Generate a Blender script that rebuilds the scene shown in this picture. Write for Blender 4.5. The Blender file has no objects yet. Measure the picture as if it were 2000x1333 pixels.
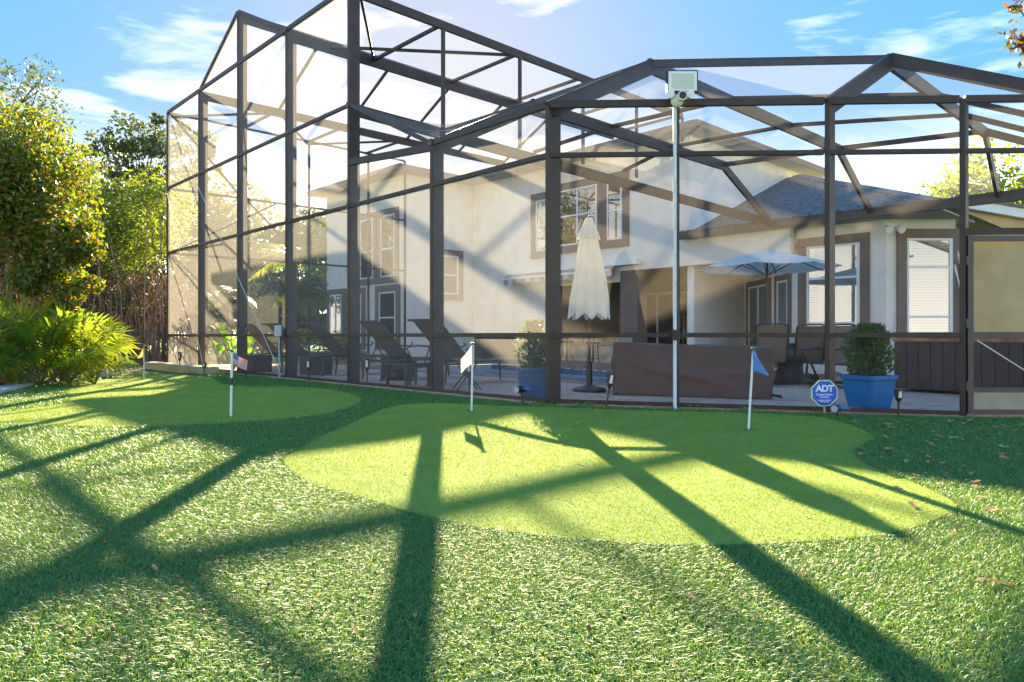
import bpy, math, random
import numpy as np
from mathutils import Vector, Matrix

random.seed(7)
rng = np.random.default_rng(7)
sc = bpy.context.scene
col = sc.collection
R = math.radians

# ------------------------------------------------------------------ camera, sky, sun, exposure
ZC = 0.92                                   # eye height above the lawn (level with the chair rail)
cam_d = bpy.data.cameras.new('camera'); cam = bpy.data.objects.new('camera', cam_d); col.objects.link(cam)
cam.location = (0, 0, ZC); cam.rotation_euler = (R(90), 0, 0)
cam_d.sensor_width = 36; cam_d.lens = 24.75; cam_d.shift_y = -0.00575
cam_d.clip_start = 0.05; cam_d.clip_end = 2000
sc.camera = cam

SUN_AZ, SUN_EL = -5.4, 20.3                 # degrees, azimuth measured from +Y towards +X
sun_dir = Vector((math.sin(R(SUN_AZ)) * math.cos(R(SUN_EL)), math.cos(R(SUN_AZ)) * math.cos(R(SUN_EL)), math.sin(R(SUN_EL))))
world = bpy.data.worlds.new('World'); sc.world = world; world.use_nodes = True
wn, wl = world.node_tree.nodes, world.node_tree.links
wn.clear()
w_out = wn.new('ShaderNodeOutputWorld'); w_bg = wn.new('ShaderNodeBackground')
sky = wn.new('ShaderNodeTexSky'); sky.sky_type = 'NISHITA'; sky.sun_disc = False
sky.sun_elevation = R(SUN_EL); sky.sun_rotation = R(SUN_AZ); sky.air_density = 1.0; sky.dust_density = 0.2; sky.ozone_density = 1.0
tc = wn.new('ShaderNodeTexCoord'); mp = wn.new('ShaderNodeMapping'); mp.inputs['Scale'].default_value = (1.6, 1.6, 7.0)
mp.inputs['Location'].default_value = (0.35, 0.2, 0.6)
nz = wn.new('ShaderNodeTexNoise'); nz.inputs['Scale'].default_value = 2.1; nz.inputs['Detail'].default_value = 8; nz.inputs['Roughness'].default_value = 0.58; nz.inputs['Distortion'].default_value = 0.4
cr = wn.new('ShaderNodeValToRGB'); cr.color_ramp.elements[0].position = 0.54; cr.color_ramp.elements[1].position = 0.78
hs = wn.new('ShaderNodeHueSaturation'); hs.inputs['Saturation'].default_value = 1.5; hs.inputs['Value'].default_value = 0.48; hs.inputs['Hue'].default_value = 0.504
mul = wn.new('ShaderNodeMath'); mul.operation = 'MULTIPLY'; mul.inputs[1].default_value = 0.6
mixc = wn.new('ShaderNodeMixRGB'); mixc.inputs['Color2'].default_value = (1.7, 1.68, 1.65, 1)
wl.new(tc.outputs['Generated'], mp.inputs['Vector']); wl.new(mp.outputs[0], nz.inputs['Vector']); wl.new(nz.outputs['Fac'], cr.inputs['Fac'])
wl.new(cr.outputs['Color'], mul.inputs[0]); wl.new(mul.outputs[0], mixc.inputs['Fac'])
bw = wn.new('ShaderNodeRGBToBW'); pw = wn.new('ShaderNodeMath'); pw.operation = 'POWER'; pw.inputs[1].default_value = -1.0
cm_ = wn.new('ShaderNodeMixRGB'); cm_.blend_type = 'MULTIPLY'; cm_.inputs['Fac'].default_value = 1.0
wl.new(sky.outputs[0], bw.inputs[0]); wl.new(bw.outputs[0], pw.inputs[0]); wl.new(sky.outputs[0], cm_.inputs['Color1']); wl.new(pw.outputs[0], cm_.inputs['Color2'])
wl.new(cm_.outputs[0], hs.inputs['Color']); wl.new(hs.outputs[0], mixc.inputs['Color1'])
# pale haze all round the horizon, brightened to add fill light in the shade
sx_ = wn.new('ShaderNodeSeparateXYZ'); hz_ = wn.new('ShaderNodeMapRange'); hz_.interpolation_type = 'SMOOTHSTEP'
hz_.inputs['From Min'].default_value = -0.02; hz_.inputs['From Max'].default_value = 0.29; hz_.inputs['To Min'].default_value = 0.97; hz_.inputs['To Max'].default_value = 0.0
mixh = wn.new('ShaderNodeMixRGB'); mixh.inputs['Color2'].default_value = (2.9, 2.6, 2.2, 1)
wl.new(tc.outputs['Generated'], sx_.inputs[0]); wl.new(sx_.outputs['Z'], hz_.inputs['Value']); wl.new(hz_.outputs[0], mixh.inputs['Fac'])
wl.new(mixc.outputs[0], mixh.inputs['Color1']); wl.new(mixh.outputs[0], w_bg.inputs['Color']); wl.new(w_bg.outputs[0], w_out.inputs['Surface'])
w_bg.inputs['Strength'].default_value = 0.15
sun_d = bpy.data.lights.new('sun', 'SUN'); sun_d.energy = 2.8; sun_d.angle = R(0.55); sun_d.color = (1.0, 0.85, 0.56)
sun = bpy.data.objects.new('sun', sun_d); col.objects.link(sun); sun.location = sun_dir * 60
sun.rotation_euler = sun_dir.to_track_quat('Z', 'Y').to_euler()
vs = sc.view_settings; vs.view_transform = 'Standard'; vs.look = 'None'; vs.exposure = 3.52; vs.gamma = 1.0; vs.use_curve_mapping = False
sc.cycles.transparent_max_bounces = 24; sc.cycles.max_bounces = 8; sc.cycles.caustics_reflective = False; sc.cycles.caustics_refractive = False
try:
    sc.cycles.use_denoising = True
except Exception:
    pass

# ------------------------------------------------------------------ layout: house axes
U = Vector((-0.686, 0.7276, 0)).normalized()          # along the long screen wall, away from the camera
V = Vector((U.y, -U.x, 0))                            # square to it, into the yard of the house
C1 = Vector((0.40, 8.04, 0))                          # corner post of the screen enclosure
def AB(a, b, z=0.0):
    p = C1 + U * a + V * b; return Vector((p.x, p.y, z))
def toAB(x, y):
    d = Vector((x, y, 0)) - C1; return d.dot(U), d.dot(V)
def sstep(e0, e1, x):
    t = np.clip((x - e0) / (e1 - e0), 0, 1); return t * t * (3 - 2 * t)
CH = Vector((0.9992, -0.04, 0)).normalized()          # direction of the front (chamfered) screen wall
ch_a, ch_b = CH.dot(U), CH.dot(V)
def deck_z(x, y=0): return 0.14 - 0.026 * float(np.clip(x - 0.4, 0, 4.6))
def lawn_z(x, y):
    dx, dy = x - C1.x, y - C1.y
    b = dx * V.x + dy * V.y; ch = dx * 0.04 + dy * 0.9992; k = sstep(-2.6, -0.1, np.minimum(b, ch))
    return (0.14 - 0.026 * np.clip(x - 0.4, 0, 4.6) - 0.026) * k + 0.010 * np.sin(x * 1.3 + 0.6 * y) * np.cos(y * 0.9) * (1 - k)
def at(px, py, h):                                    # point on a level h metres below the eye
    return Vector(((px - 1000) * h / (py - 655), 1375 * h / (py - 655), ZC - h))
def ground(px, py):
    h = ZC
    for _ in range(6):
        p = at(px, py, h); h = ZC - float(lawn_z(p.x, p.y))
    return at(px, py, h)
def deckp(px, py):
    h = 0.8
    for _ in range(6):
        p = at(px, py, h); h = ZC - deck_z(p.x)
    return at(px, py, h)

# ------------------------------------------------------------------ helpers
def world_off(o):
    v = Vector((0, 0, 0))
    while o is not None:
        v += o.location; o = o.parent
    return v
def tag(o, label=None, cat=None, group=None, kind=None):
    if label: o['label'] = label
    if cat: o['category'] = cat
    if group: o['group'] = group
    if kind: o['kind'] = kind
    return o
def thing(name, label, cat, loc=(0, 0, 0), rz=0, group=None):
    o = bpy.data.objects.new(name, None); col.objects.link(o); o.empty_display_size = 0.2
    o.location = loc; o.rotation_euler = (0, 0, rz)
    return tag(o, label, cat, group)
def link(name, me, mat=None, parent=None):
    o = bpy.data.objects.new(name, me); col.objects.link(o)
    if mat is not None:
        for m in (mat if isinstance(mat, (list, tuple)) else [mat]): me.materials.append(m)
    if parent is not None: o.parent = parent
    return o
def copy_tree(o, parent=None):
    c = o.copy(); col.objects.link(c); c.parent = parent
    for ch in list(o.children): copy_tree(ch, c)
    return c
def np_mesh(name, verts, faces):
    verts = np.asarray(verts, dtype=np.float32).reshape(-1, 3); faces = np.asarray(faces, dtype=np.int32)
    me = bpy.data.meshes.new(name); m, k = faces.shape
    me.vertices.add(len(verts)); me.vertices.foreach_set('co', verts.ravel())
    me.loops.add(m * k); me.loops.foreach_set('vertex_index', faces.ravel())
    me.polygons.add(m); me.polygons.foreach_set('loop_start', np.arange(m, dtype=np.int32) * k)
    me.polygons.foreach_set('loop_total', np.full(m, k, dtype=np.int32))
    me.update(calc_edges=True)
    return me
class MB:
    def __init__(s): s.v = []; s.f = []; s.mi = []; s.cur = 0
    def _add(s, vs, fs):
        o = len(s.v); s.v += [Vector(x) for x in vs]
        for f in fs: s.f.append([i + o for i in f]); s.mi.append(s.cur)
        return s
    def obox(s, c, ex, ey, ez):                        # centre and three half vectors
        c, ex, ey, ez = Vector(c), Vector(ex), Vector(ey), Vector(ez)
        vs = [c + ex * i + ey * j + ez * k for k in (-1, 1) for j in (-1, 1) for i in (-1, 1)]
        fs = [(0, 2, 3, 1), (4, 5, 7, 6), (0, 1, 5, 4), (2, 6, 7, 3), (0, 4, 6, 2), (1, 3, 7, 5)]
        if ex.cross(ey).dot(ez) < 0: fs = [f[::-1] for f in fs]
        return s._add(vs, fs)
    def box(s, lo, hi):
        lo, hi = Vector(lo), Vector(hi); c = (lo + hi) / 2; h = (hi - lo) / 2
        return s.obox(c, (h.x, 0, 0), (0, h.y, 0), (0, 0, h.z))
    def beam(s, p, q, w, h, up=(0, 0, 1)):             # w across, h along 'up'
        p, q, up = Vector(p), Vector(q), Vector(up); d = q - p; L = d.length; d.normalize()
        side = d.cross(up)
        if side.length < 1e-5: side = d.cross(Vector((1, 0, 0)))
        side.normalize(); up2 = side.cross(d)
        return s.obox((p + q) / 2, d * L / 2, side * w / 2, up2 * h / 2)
    def tube(s, pts, r, n=8, caps=True):
        pts = [Vector(p) for p in pts]; rs = r if isinstance(r, (list, tuple)) else [r] * len(pts)
        vs = []; prev = None
        for i, p in enumerate(pts):
            t = (pts[min(i + 1, len(pts) - 1)] - pts[max(i - 1, 0)]).normalized()
            ref = prev if prev is not None else (Vector((0, 0, 1)) if abs(t.z) < 0.9 else Vector((1, 0, 0)))
            a = t.cross(ref)
            if a.length < 1e-5: a = t.cross(Vector((0, 1, 0)))
            a.normalize(); b = a.cross(t); prev = b
            for k in range(n):
                an = 2 * math.pi * k / n
                vs.append(p + (a * math.cos(an) + b * math.sin(an)) * rs[i])
        fs = []
        for i in range(len(pts) - 1):
            for k in range(n):
                fs.append((i * n + k, i * n + (k + 1) % n, (i + 1) * n + (k + 1) % n, (i + 1) * n + k))
        if caps:
            fs.append(tuple(range(n))[::-1]); fs.append(tuple((len(pts) - 1) * n + k for k in range(n)))
        return s._add(vs, fs)
    def lathe(s, prof, n=20, c=(0, 0, 0)):
        c = Vector(c); vs = []
        for r, z in prof:
            for k in range(n):
                an = 2 * math.pi * k / n; vs.append(c + Vector((r * math.cos(an), r * math.sin(an), z)))
        fs = []
        for i in range(len(prof) - 1):
            for k in range(n): fs.append((i * n + k, i * n + (k + 1) % n, (i + 1) * n + (k + 1) % n, (i + 1) * n + k))
        fs.append(tuple(range(n))[::-1]); fs.append(tuple((len(prof) - 1) * n + k for k in range(n)))
        return s._add(vs, fs)
    def poly(s, pts): return s._add(pts, [tuple(range(len(pts)))])
    def prism(s, pts, d):                              # polygon extruded by vector d
        n = len(pts); d = Vector(d); pts = [Vector(p) for p in pts]
        vs = pts + [p + d for p in pts]
        fs = [tuple(range(n))[::-1], tuple(range(n, 2 * n))] + [(i, (i + 1) % n, n + (i + 1) % n, n + i) for i in range(n)]
        return s._add(vs, fs)
    def build(s, name, mat, parent=None, smooth=False, local=False, bevel=0):
        off = Vector((0, 0, 0)) if (local or parent is None) else world_off(parent)
        me = bpy.data.meshes.new(name); me.from_pydata([tuple(v - off) for v in s.v], [], s.f)
        o = link(name, me, mat, parent)
        if isinstance(mat, (list, tuple)): me.polygons.foreach_set('material_index', s.mi)
        if smooth:
            me.polygons.foreach_set('use_smooth', [True] * len(me.polygons))
            try:
                me.set_sharp_from_angle(angle=R(40))
            except Exception:
                pass
        if bevel:
            m = o.modifiers.new('bevel', 'BEVEL'); m.width = bevel; m.segments = 2; m.limit_method = 'ANGLE'
        me.update(); return o
def at_base(o, loc):                                   # single-mesh thing: move its origin to its base
    loc = Vector(loc); o.data.transform(Matrix.Translation(-loc)); o.location = loc; return o

# ------------------------------------------------------------------ materials
def mat(name, color, rough=0.6, spec=0.5, metal=0.0, noise=0.0, nscale=8.0, bump=0.0, bscale=40.0, color2=None, trans=0.0, ncoord='Object', detail=5):
    m = bpy.data.materials.new(name); m.use_nodes = True
    n, l = m.node_tree.nodes, m.node_tree.links
    b = n['Principled BSDF']; b.inputs['Base Color'].default_value = (*color, 1); b.inputs['Roughness'].default_value = rough
    b.inputs['Metallic'].default_value = metal; b.inputs['Specular IOR Level'].default_value = spec
    t = None
    if noise or bump:
        t = n.new('ShaderNodeTexCoord')
    if noise:
        x = n.new('ShaderNodeTexNoise'); x.inputs['Scale'].default_value = nscale; x.inputs['Detail'].default_value = detail
        c = n.new('ShaderNodeValToRGB'); c2 = color2 or tuple(v * (1 - noise) for v in color)
        c.color_ramp.elements[0].position = 0.3; c.color_ramp.elements[1].position = 0.7
        c.color_ramp.elements[0].color = (*c2, 1); c.color_ramp.elements[1].color = (*(color if color2 else tuple(min(1, v * (1 + noise * 0.6)) for v in color)), 1)
        l.new(t.outputs[ncoord], x.inputs['Vector']); l.new(x.outputs['Fac'], c.inputs['Fac']); l.new(c.outputs['Color'], b.inputs['Base Color'])
    if bump:
        y = n.new('ShaderNodeTexNoise'); y.inputs['Scale'].default_value = bscale; y.inputs['Detail'].default_value = 6
        bp = n.new('ShaderNodeBump'); bp.inputs['Strength'].default_value = bump; bp.inputs['Distance'].default_value = 0.02
        l.new(t.outputs[ncoord], y.inputs['Vector']); l.new(y.outputs['Fac'], bp.inputs['Height']); l.new(bp.outputs['Normal'], b.inputs['Normal'])
    if trans:
        tr = n.new('ShaderNodeBsdfTranslucent'); mx = n.new('ShaderNodeMixShader'); mx.inputs['Fac'].default_value = trans
        tr.inputs['Color'].default_value = (*color, 1)
        out = n['Material Output']; l.new(b.outputs[0], mx.inputs[1]); l.new(tr.outputs[0], mx.inputs[2]); l.new(mx.outputs[0], out.inputs['Surface'])
        if noise: l.new(c.outputs['Color'], tr.inputs['Color'])
    return m
def leaf_mat(name, cols, rough=0.45, spec=0.5, trans=0.4, tint=(1.5, 1.35, 0.5)):
    m = bpy.data.materials.new(name); m.use_nodes = True
    n, l = m.node_tree.nodes, m.node_tree.links; b = n['Principled BSDF']
    b.inputs['Roughness'].default_value = rough; b.inputs['Specular IOR Level'].default_value = spec
    g = n.new('ShaderNodeNewGeometry'); c = n.new('ShaderNodeValToRGB')
    el = c.color_ramp.elements
    while len(el) < len(cols): el.new(0.5)
    for i, cc in enumerate(cols): el[i].position = i / max(1, len(cols) - 1); el[i].color = (*cc, 1)
    l.new(g.outputs['Random Per Island'], c.inputs['Fac']); l.new(c.outputs['Color'], b.inputs['Base Color'])
    tr = n.new('ShaderNodeBsdfTranslucent'); mx = n.new('ShaderNodeMixShader'); mx.inputs['Fac'].default_value = trans
    mu = n.new('ShaderNodeMixRGB'); mu.blend_type = 'MULTIPLY'; mu.inputs['Fac'].default_value = 1; mu.inputs['Color2'].default_value = (*tint, 1)
    l.new(c.outputs['Color'], mu.inputs['Color1']); l.new(mu.outputs[0], tr.inputs['Color'])
    l.new(b.outputs[0], mx.inputs[1]); l.new(tr.outputs[0], mx.inputs[2]); l.new(mx.outputs[0], n['Material Output'].inputs['Surface'])
    return m
M = {}
M['bronze'] = mat('bronze_aluminium', (0.052, 0.033, 0.027), 0.5, 0.35, noise=0.25, nscale=6, bump=0.05, bscale=120)
M['bronze_door'] = mat('door_aluminium', (0.09, 0.065, 0.055), 0.45, 0.5, noise=0.2, nscale=6)
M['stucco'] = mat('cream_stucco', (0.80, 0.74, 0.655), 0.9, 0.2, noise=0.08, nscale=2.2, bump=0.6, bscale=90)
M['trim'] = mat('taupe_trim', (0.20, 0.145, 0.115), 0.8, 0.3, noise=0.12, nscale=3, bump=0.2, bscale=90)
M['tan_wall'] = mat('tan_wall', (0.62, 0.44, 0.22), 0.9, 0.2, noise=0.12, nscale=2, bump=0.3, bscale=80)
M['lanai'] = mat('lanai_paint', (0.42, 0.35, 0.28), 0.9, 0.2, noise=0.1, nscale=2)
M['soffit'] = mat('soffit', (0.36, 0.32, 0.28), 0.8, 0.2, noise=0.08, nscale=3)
M['white'] = mat('white_frame', (0.78, 0.76, 0.72), 0.5, 0.4, noise=0.06, nscale=5)
M['blind'] = mat('blind_slats', (0.72, 0.71, 0.70), 0.6, 0.3)
M['dark'] = mat('room_shade', (0.03, 0.028, 0.026), 0.8, 0.2)
M['shingle'] = mat('grey_shingle', (0.21, 0.185, 0.16), 0.9, 0.1, noise=0.5, nscale=9, bump=0.4, bscale=60)
M['shingle2'] = mat('grey_shingle_far', (0.17, 0.155, 0.145), 0.9, 0.2, noise=0.4, nscale=7)
M['gutter'] = mat('brown_gutter', (0.075, 0.05, 0.042), 0.5, 0.5, noise=0.3, nscale=4)
M['paver'] = mat('pink_paver', (0.64, 0.35, 0.225), 0.85, 0.25, noise=0.35, nscale=3.2, bump=0.3, bscale=70)
M['paver2'] = mat('pale_paver', (0.70, 0.41, 0.27), 0.85, 0.25, noise=0.3, nscale=4, bump=0.3, bscale=70)
M['paver3'] = mat('red_paver', (0.56, 0.28, 0.17), 0.85, 0.25, noise=0.3, nscale=4, bump=0.3, bscale=70)
M['coping'] = mat('pool_coping', (0.34, 0.21, 0.16), 0.85, 0.25, noise=0.3, nscale=6)
M['tile'] = mat('pool_tile', (0.07, 0.13, 0.24), 0.2, 0.6, noise=0.35, nscale=14)
M['grout'] = mat('grout', (0.42, 0.42, 0.42), 0.8)
M['water'] = mat('pool_water', (0.02, 0.12, 0.17), 0.06, 0.6, bump=0.15, bscale=6)
M['wicker'] = mat('brown_wicker', (0.065, 0.042, 0.032), 0.6, 0.4, noise=0.4, nscale=60, bump=0.6, bscale=110)
M['frame'] = mat('dark_iron', (0.045, 0.034, 0.028), 0.45, 0.5)
M['sling'] = mat('brown_sling', (0.13, 0.09, 0.06), 0.75, 0.3, noise=0.2, nscale=80, trans=0.25)
M['sling_tan'] = mat('tan_sling', (0.24, 0.17, 0.115), 0.75, 0.3, noise=0.2, nscale=70, trans=0.2)
M['cover'] = mat('brown_cover', (0.13, 0.078, 0.06), 0.65, 0.3, noise=0.08, nscale=3, bump=0.35, bscale=16)
M['canvas'] = mat('cream_canvas', (0.80, 0.74, 0.64), 0.85, 0.2, noise=0.08, nscale=6, trans=0.3)
M['blue'] = mat('cobalt_glaze', (0.008, 0.15, 0.38), 0.35, 0.4, noise=0.2, nscale=5)
M['navy'] = mat('navy_glaze', (0.025, 0.085, 0.20), 0.4, 0.5, noise=0.2, nscale=5)
M['soil'] = mat('soil', (0.05, 0.035, 0.025), 1.0, 0.1, noise=0.4, nscale=20, bump=0.6, bscale=40)
M['plastic_grey'] = mat('grey_plastic', (0.42, 0.45, 0.47), 0.5, 0.4, noise=0.1, nscale=8)
M['steel'] = mat('white_conduit', (0.68, 0.68, 0.68), 0.35, 0.5, noise=0.12, nscale=10)
M['black'] = mat('black_plastic', (0.012, 0.012, 0.013), 0.35, 0.5)
M['lens'] = mat('ribbed_lens', (0.66, 0.66, 0.56), 0.25, 0.6)
M['pole'] = mat('white_rod', (0.78, 0.77, 0.75), 0.45, 0.4)
M['flag_white'] = mat('white_flag', (0.72, 0.70, 0.62), 0.8, 0.2, trans=0.35)
M['flag_blue'] = mat('sky_blue_flag', (0.16, 0.32, 0.66), 0.8, 0.2, trans=0.35)
M['flag_yellow'] = mat('yellow_flag', (0.60, 0.52, 0.16), 0.8, 0.2, trans=0.35)
M['us_red'] = mat('flag_red', (0.55, 0.03, 0.05), 0.8, 0.2, trans=0.3)
M['us_white'] = mat('flag_white_stripe', (0.75, 0.72, 0.70), 0.8, 0.2, trans=0.3)
M['us_blue'] = mat('flag_canton', (0.03, 0.06, 0.26), 0.8, 0.2, trans=0.3)
M['knob'] = mat('knob_wood', (0.14, 0.085, 0.05), 0.5, 0.4)
M['sign_blue'] = mat('sign_blue', (0.0, 0.10, 0.52), 0.4, 0.5)
M['sign_edge'] = mat('sign_edge', (0.80, 0.86, 0.42), 0.5, 0.4)
M['sign_white'] = mat('sign_white', (0.82, 0.82, 0.82), 0.5, 0.4)
M['stake'] = mat('sign_stake', (0.58, 0.48, 0.34), 0.6, 0.3)
M['orange'] = mat('orange_leaf', (0.62, 0.19, 0.03), 0.7, 0.3, trans=0.3)
M['tub'] = mat('tub_planks', (0.075, 0.045, 0.035), 0.6, 0.35, noise=0.25, nscale=4, bump=0.2, bscale=60)
M['tub_lip'] = mat('tub_copper_lip', (0.36, 0.15, 0.075), 0.55, 0.4, noise=0.5, nscale=5)
M['kick'] = mat('beige_kick_plate', (0.40, 0.32, 0.22), 0.6, 0.4, noise=0.15, nscale=5)
M['stone'] = mat('bar_stone', (0.74, 0.56, 0.36), 0.9, 0.2, noise=0.3, nscale=5, bump=0.5, bscale=25)
M['ledge'] = mat('ledge_block', (0.52, 0.42, 0.24), 0.9, 0.2, noise=0.2, nscale=6, bump=0.4, bscale=40)
M['concrete'] = mat('pale_concrete', (0.55, 0.52, 0.45), 0.9, 0.2, noise=0.2, nscale=5, bump=0.3, bscale=50)
M['bark'] = mat('warm_bark', (0.30, 0.16, 0.09), 0.85, 0.2, noise=0.4, nscale=9, bump=0.5, bscale=30)
M['bark_grey'] = mat('grey_bark', (0.12, 0.095, 0.075), 0.9, 0.2, noise=0.4, nscale=9, bump=0.5, bscale=30)
M['palm_trunk'] = mat('palm_trunk', (0.24, 0.18, 0.12), 0.9, 0.2, noise=0.3, nscale=20)
M['culm'] = mat('dry_culm', (0.36, 0.23, 0.16), 0.75, 0.3, noise=0.5, nscale=3)
M['mulch'] = mat('mulch', (0.11, 0.065, 0.04), 1.0, 0.1, noise=0.5, nscale=14, bump=0.8, bscale=40)
M['rope'] = mat('white_cable', (0.62, 0.60, 0.56), 0.5, 0.4)
M['stripe'] = mat('awning_stripe', (0.34, 0.28, 0.23), 0.85, 0.2)
M['steel_blue'] = mat('blue_pole', (0.05, 0.24, 0.50), 0.4, 0.5)
M['leaf_main'] = leaf_mat('leaf_yellow_green', [(0.12, 0.17, 0.02), (0.05, 0.11, 0.015), (0.16, 0.20, 0.03), (0.26, 0.19, 0.04), (0.06, 0.13, 0.02), (0.09, 0.16, 0.02), (0.30, 0.17, 0.05)], 0.3, 0.6, 0.45, (1.9, 1.7, 0.5))
M['leaf_dark'] = leaf_mat('leaf_dark_green', [(0.05, 0.08, 0.03), (0.08, 0.115, 0.035), (0.07, 0.10, 0.04), (0.11, 0.12, 0.04)], 0.45, 0.5, 0.35)
M['leaf_bamboo'] = leaf_mat('leaf_bamboo', [(0.13, 0.19, 0.03), (0.18, 0.24, 0.04), (0.10, 0.15, 0.03), (0.22, 0.22, 0.05)], 0.45, 0.5, 0.5, (1.8, 1.7, 0.5))
M['leaf_dry'] = leaf_mat('leaf_dry_bamboo', [(0.24, 0.15, 0.10), (0.16, 0.12, 0.07), (0.10, 0.11, 0.05), (0.30, 0.20, 0.12)], 0.6, 0.3, 0.3, (1.2, 1.0, 0.8))
M['leaf_far'] = leaf_mat('leaf_far', [(0.06, 0.085, 0.03), (0.09, 0.11, 0.04), (0.12, 0.12, 0.05)], 0.6, 0.3, 0.4)
M['leaf_autumn'] = leaf_mat('leaf_autumn', [(0.06, 0.08, 0.03), (0.20, 0.09, 0.03), (0.05, 0.06, 0.03), (0.32, 0.16, 0.04)], 0.5, 0.4, 0.35)
M['palmetto'] = leaf_mat('palmetto_frond', [(0.15, 0.25, 0.03), (0.10, 0.20, 0.03), (0.20, 0.26, 0.04), (0.25, 0.22, 0.06)], 0.35, 0.6, 0.5, (1.9, 1.6, 0.5))
M['palm'] = leaf_mat('palm_frond', [(0.06, 0.10, 0.03), (0.09, 0.12, 0.04), (0.045, 0.08, 0.03)], 0.4, 0.5, 0.35)
M['paradise'] = leaf_mat('paradise_leaf', [(0.22, 0.40, 0.03), (0.18, 0.34, 0.03), (0.26, 0.44, 0.05)], 0.4, 0.5, 0.55, (1.7, 1.6, 0.5))
M['juniper'] = leaf_mat('juniper', [(0.06, 0.115, 0.04), (0.10, 0.16, 0.05), (0.15, 0.17, 0.06), (0.045, 0.09, 0.035)], 0.6, 0.3, 0.3)
M['turf'] = leaf_mat('turf_blade', [(0.075, 0.24, 0.04), (0.11, 0.29, 0.05), (0.055, 0.19, 0.035), (0.20, 0.30, 0.09), (0.085, 0.25, 0.045)], 0.48, 0.4, 0.32, (2.9, 1.75, 0.9))
M['fallen'] = leaf_mat('fallen_leaf', [(0.52, 0.25, 0.10), (0.38, 0.21, 0.11), (0.60, 0.40, 0.22), (0.55, 0.20, 0.06)], 0.7, 0.3, 0.3, (1, 1, 1))
M['acorn'] = mat('acorn', (0.24, 0.13, 0.06), 0.5, 0.4, noise=0.4, nscale=40)
M['pod'] = mat('red_leaf', (0.62, 0.16, 0.08), 0.6, 0.3, noise=0.5, nscale=30, color2=(0.5, 0.30, 0.2), trans=0.25)
M['lawn'] = mat('turf_base', (0.09, 0.22, 0.04), 0.9, 0.2, noise=0.35, nscale=30, bump=0.8, bscale=120)
M['green'] = mat('putting_turf', (0.27, 0.36, 0.06), 0.9, 0.08, noise=0.14, nscale=3.0, bump=0.75, bscale=170)
M['green'].node_tree.nodes['Principled BSDF'].inputs['Sheen Weight'].default_value = 0.0
M['green'].node_tree.nodes['Principled BSDF'].inputs['Sheen Roughness'].default_value = 0.5
M['green'].node_tree.nodes['Principled BSDF'].inputs['Sheen Tint'].default_value = (0.75, 0.85, 0.15, 1)
gn, gl_ = M['green'].node_tree.nodes, M['green'].node_tree.links
n2 = gn.new('ShaderNodeTexNoise'); n2.inputs['Scale'].default_value = 140; n2.inputs['Detail'].default_value = 3
r2 = gn.new('ShaderNodeMapRange'); r2.inputs['From Min'].default_value = 0.3; r2.inputs['From Max'].default_value = 0.7; r2.inputs['To Min'].default_value = 0.72; r2.inputs['To Max'].default_value = 1.22
m2_ = gn.new('ShaderNodeMixRGB'); m2_.blend_type = 'MULTIPLY'; m2_.inputs['Fac'].default_value = 1
bs_ = gn['Principled BSDF']; src_ = bs_.inputs['Base Color'].links[0].from_socket
t3 = gn.new('ShaderNodeTexCoord'); gl_.new(t3.outputs['Object'], n2.inputs['Vector']); gl_.new(n2.outputs['Fac'], r2.inputs['Value']); gl_.new(src_, m2_.inputs['Color1']); gl_.new(r2.outputs[0], m2_.inputs['Color2']); gl_.new(m2_.outputs[0], bs_.inputs['Base Color'])
M['nap'] = leaf_mat('putting_nap', [(0.25, 0.34, 0.05), (0.30, 0.39, 0.065), (0.22, 0.31, 0.045), (0.34, 0.41, 0.08)], 0.55, 0.25, 0.35, (1.5, 1.2, 0.5))
# insect screen: fine mesh, mostly open, the threads scatter the light that strikes them
def screen_mat(name, cover, colr):
    m = bpy.data.materials.new(name); m.use_nodes = True; n, l = m.node_tree.nodes, m.node_tree.links; n.clear()
    out = n.new('ShaderNodeOutputMaterial'); mx = n.new('ShaderNodeMixShader'); tp = n.new('ShaderNodeBsdfTransparent')
    tl = n.new('ShaderNodeBsdfTranslucent'); df = n.new('ShaderNodeBsdfDiffuse'); m2 = n.new('ShaderNodeMixShader')
    tl.inputs['Color'].default_value = (*colr, 1); df.inputs['Color'].default_value = (*[c * 0.55 for c in colr], 1)
    m2.inputs['Fac'].default_value = 0.4; l.new(tl.outputs[0], m2.inputs[1]); l.new(df.outputs[0], m2.inputs[2])
    t = n.new('ShaderNodeTexCoord'); x = n.new('ShaderNodeTexNoise'); x.inputs['Scale'].default_value = 90; x.inputs['Detail'].default_value = 4
    y = n.new('ShaderNodeMapRange'); y.inputs['From Min'].default_value = 0.3; y.inputs['From Max'].default_value = 0.7
    y.inputs['To Min'].default_value = cover * 0.7; y.inputs['To Max'].default_value = cover * 1.35
    l.new(t.outputs['Object'], x.inputs['Vector']); l.new(x.outputs['Fac'], y.inputs['Value']); l.new(y.outputs[0], mx.inputs['Fac'])
    l.new(tp.outputs[0], mx.inputs[1]); l.new(m2.outputs[0], mx.inputs[2]); l.new(mx.outputs[0], out.inputs['Surface'])
    return m
M['screen'] = screen_mat('insect_screen', 0.15, (0.86, 0.79, 0.71))
M['screen_roof'] = screen_mat('roof_screen', 0.10, (0.62, 0.58, 0.56))
M['screen_slack'] = screen_mat('slack_screen', 0.38, (0.72, 0.62, 0.55))
M['screen_slope'] = screen_mat('slope_screen', 0.26, (0.66, 0.60, 0.57))
M['screen_new'] = screen_mat('clear_screen', 0.03, (0.8, 0.7, 0.58))
M['screen_far'] = screen_mat('far_screen', 0.06, (0.8, 0.74, 0.66))
M['screen_front'] = screen_mat('front_screen', 0.035, (0.85, 0.72, 0.58))
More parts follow.
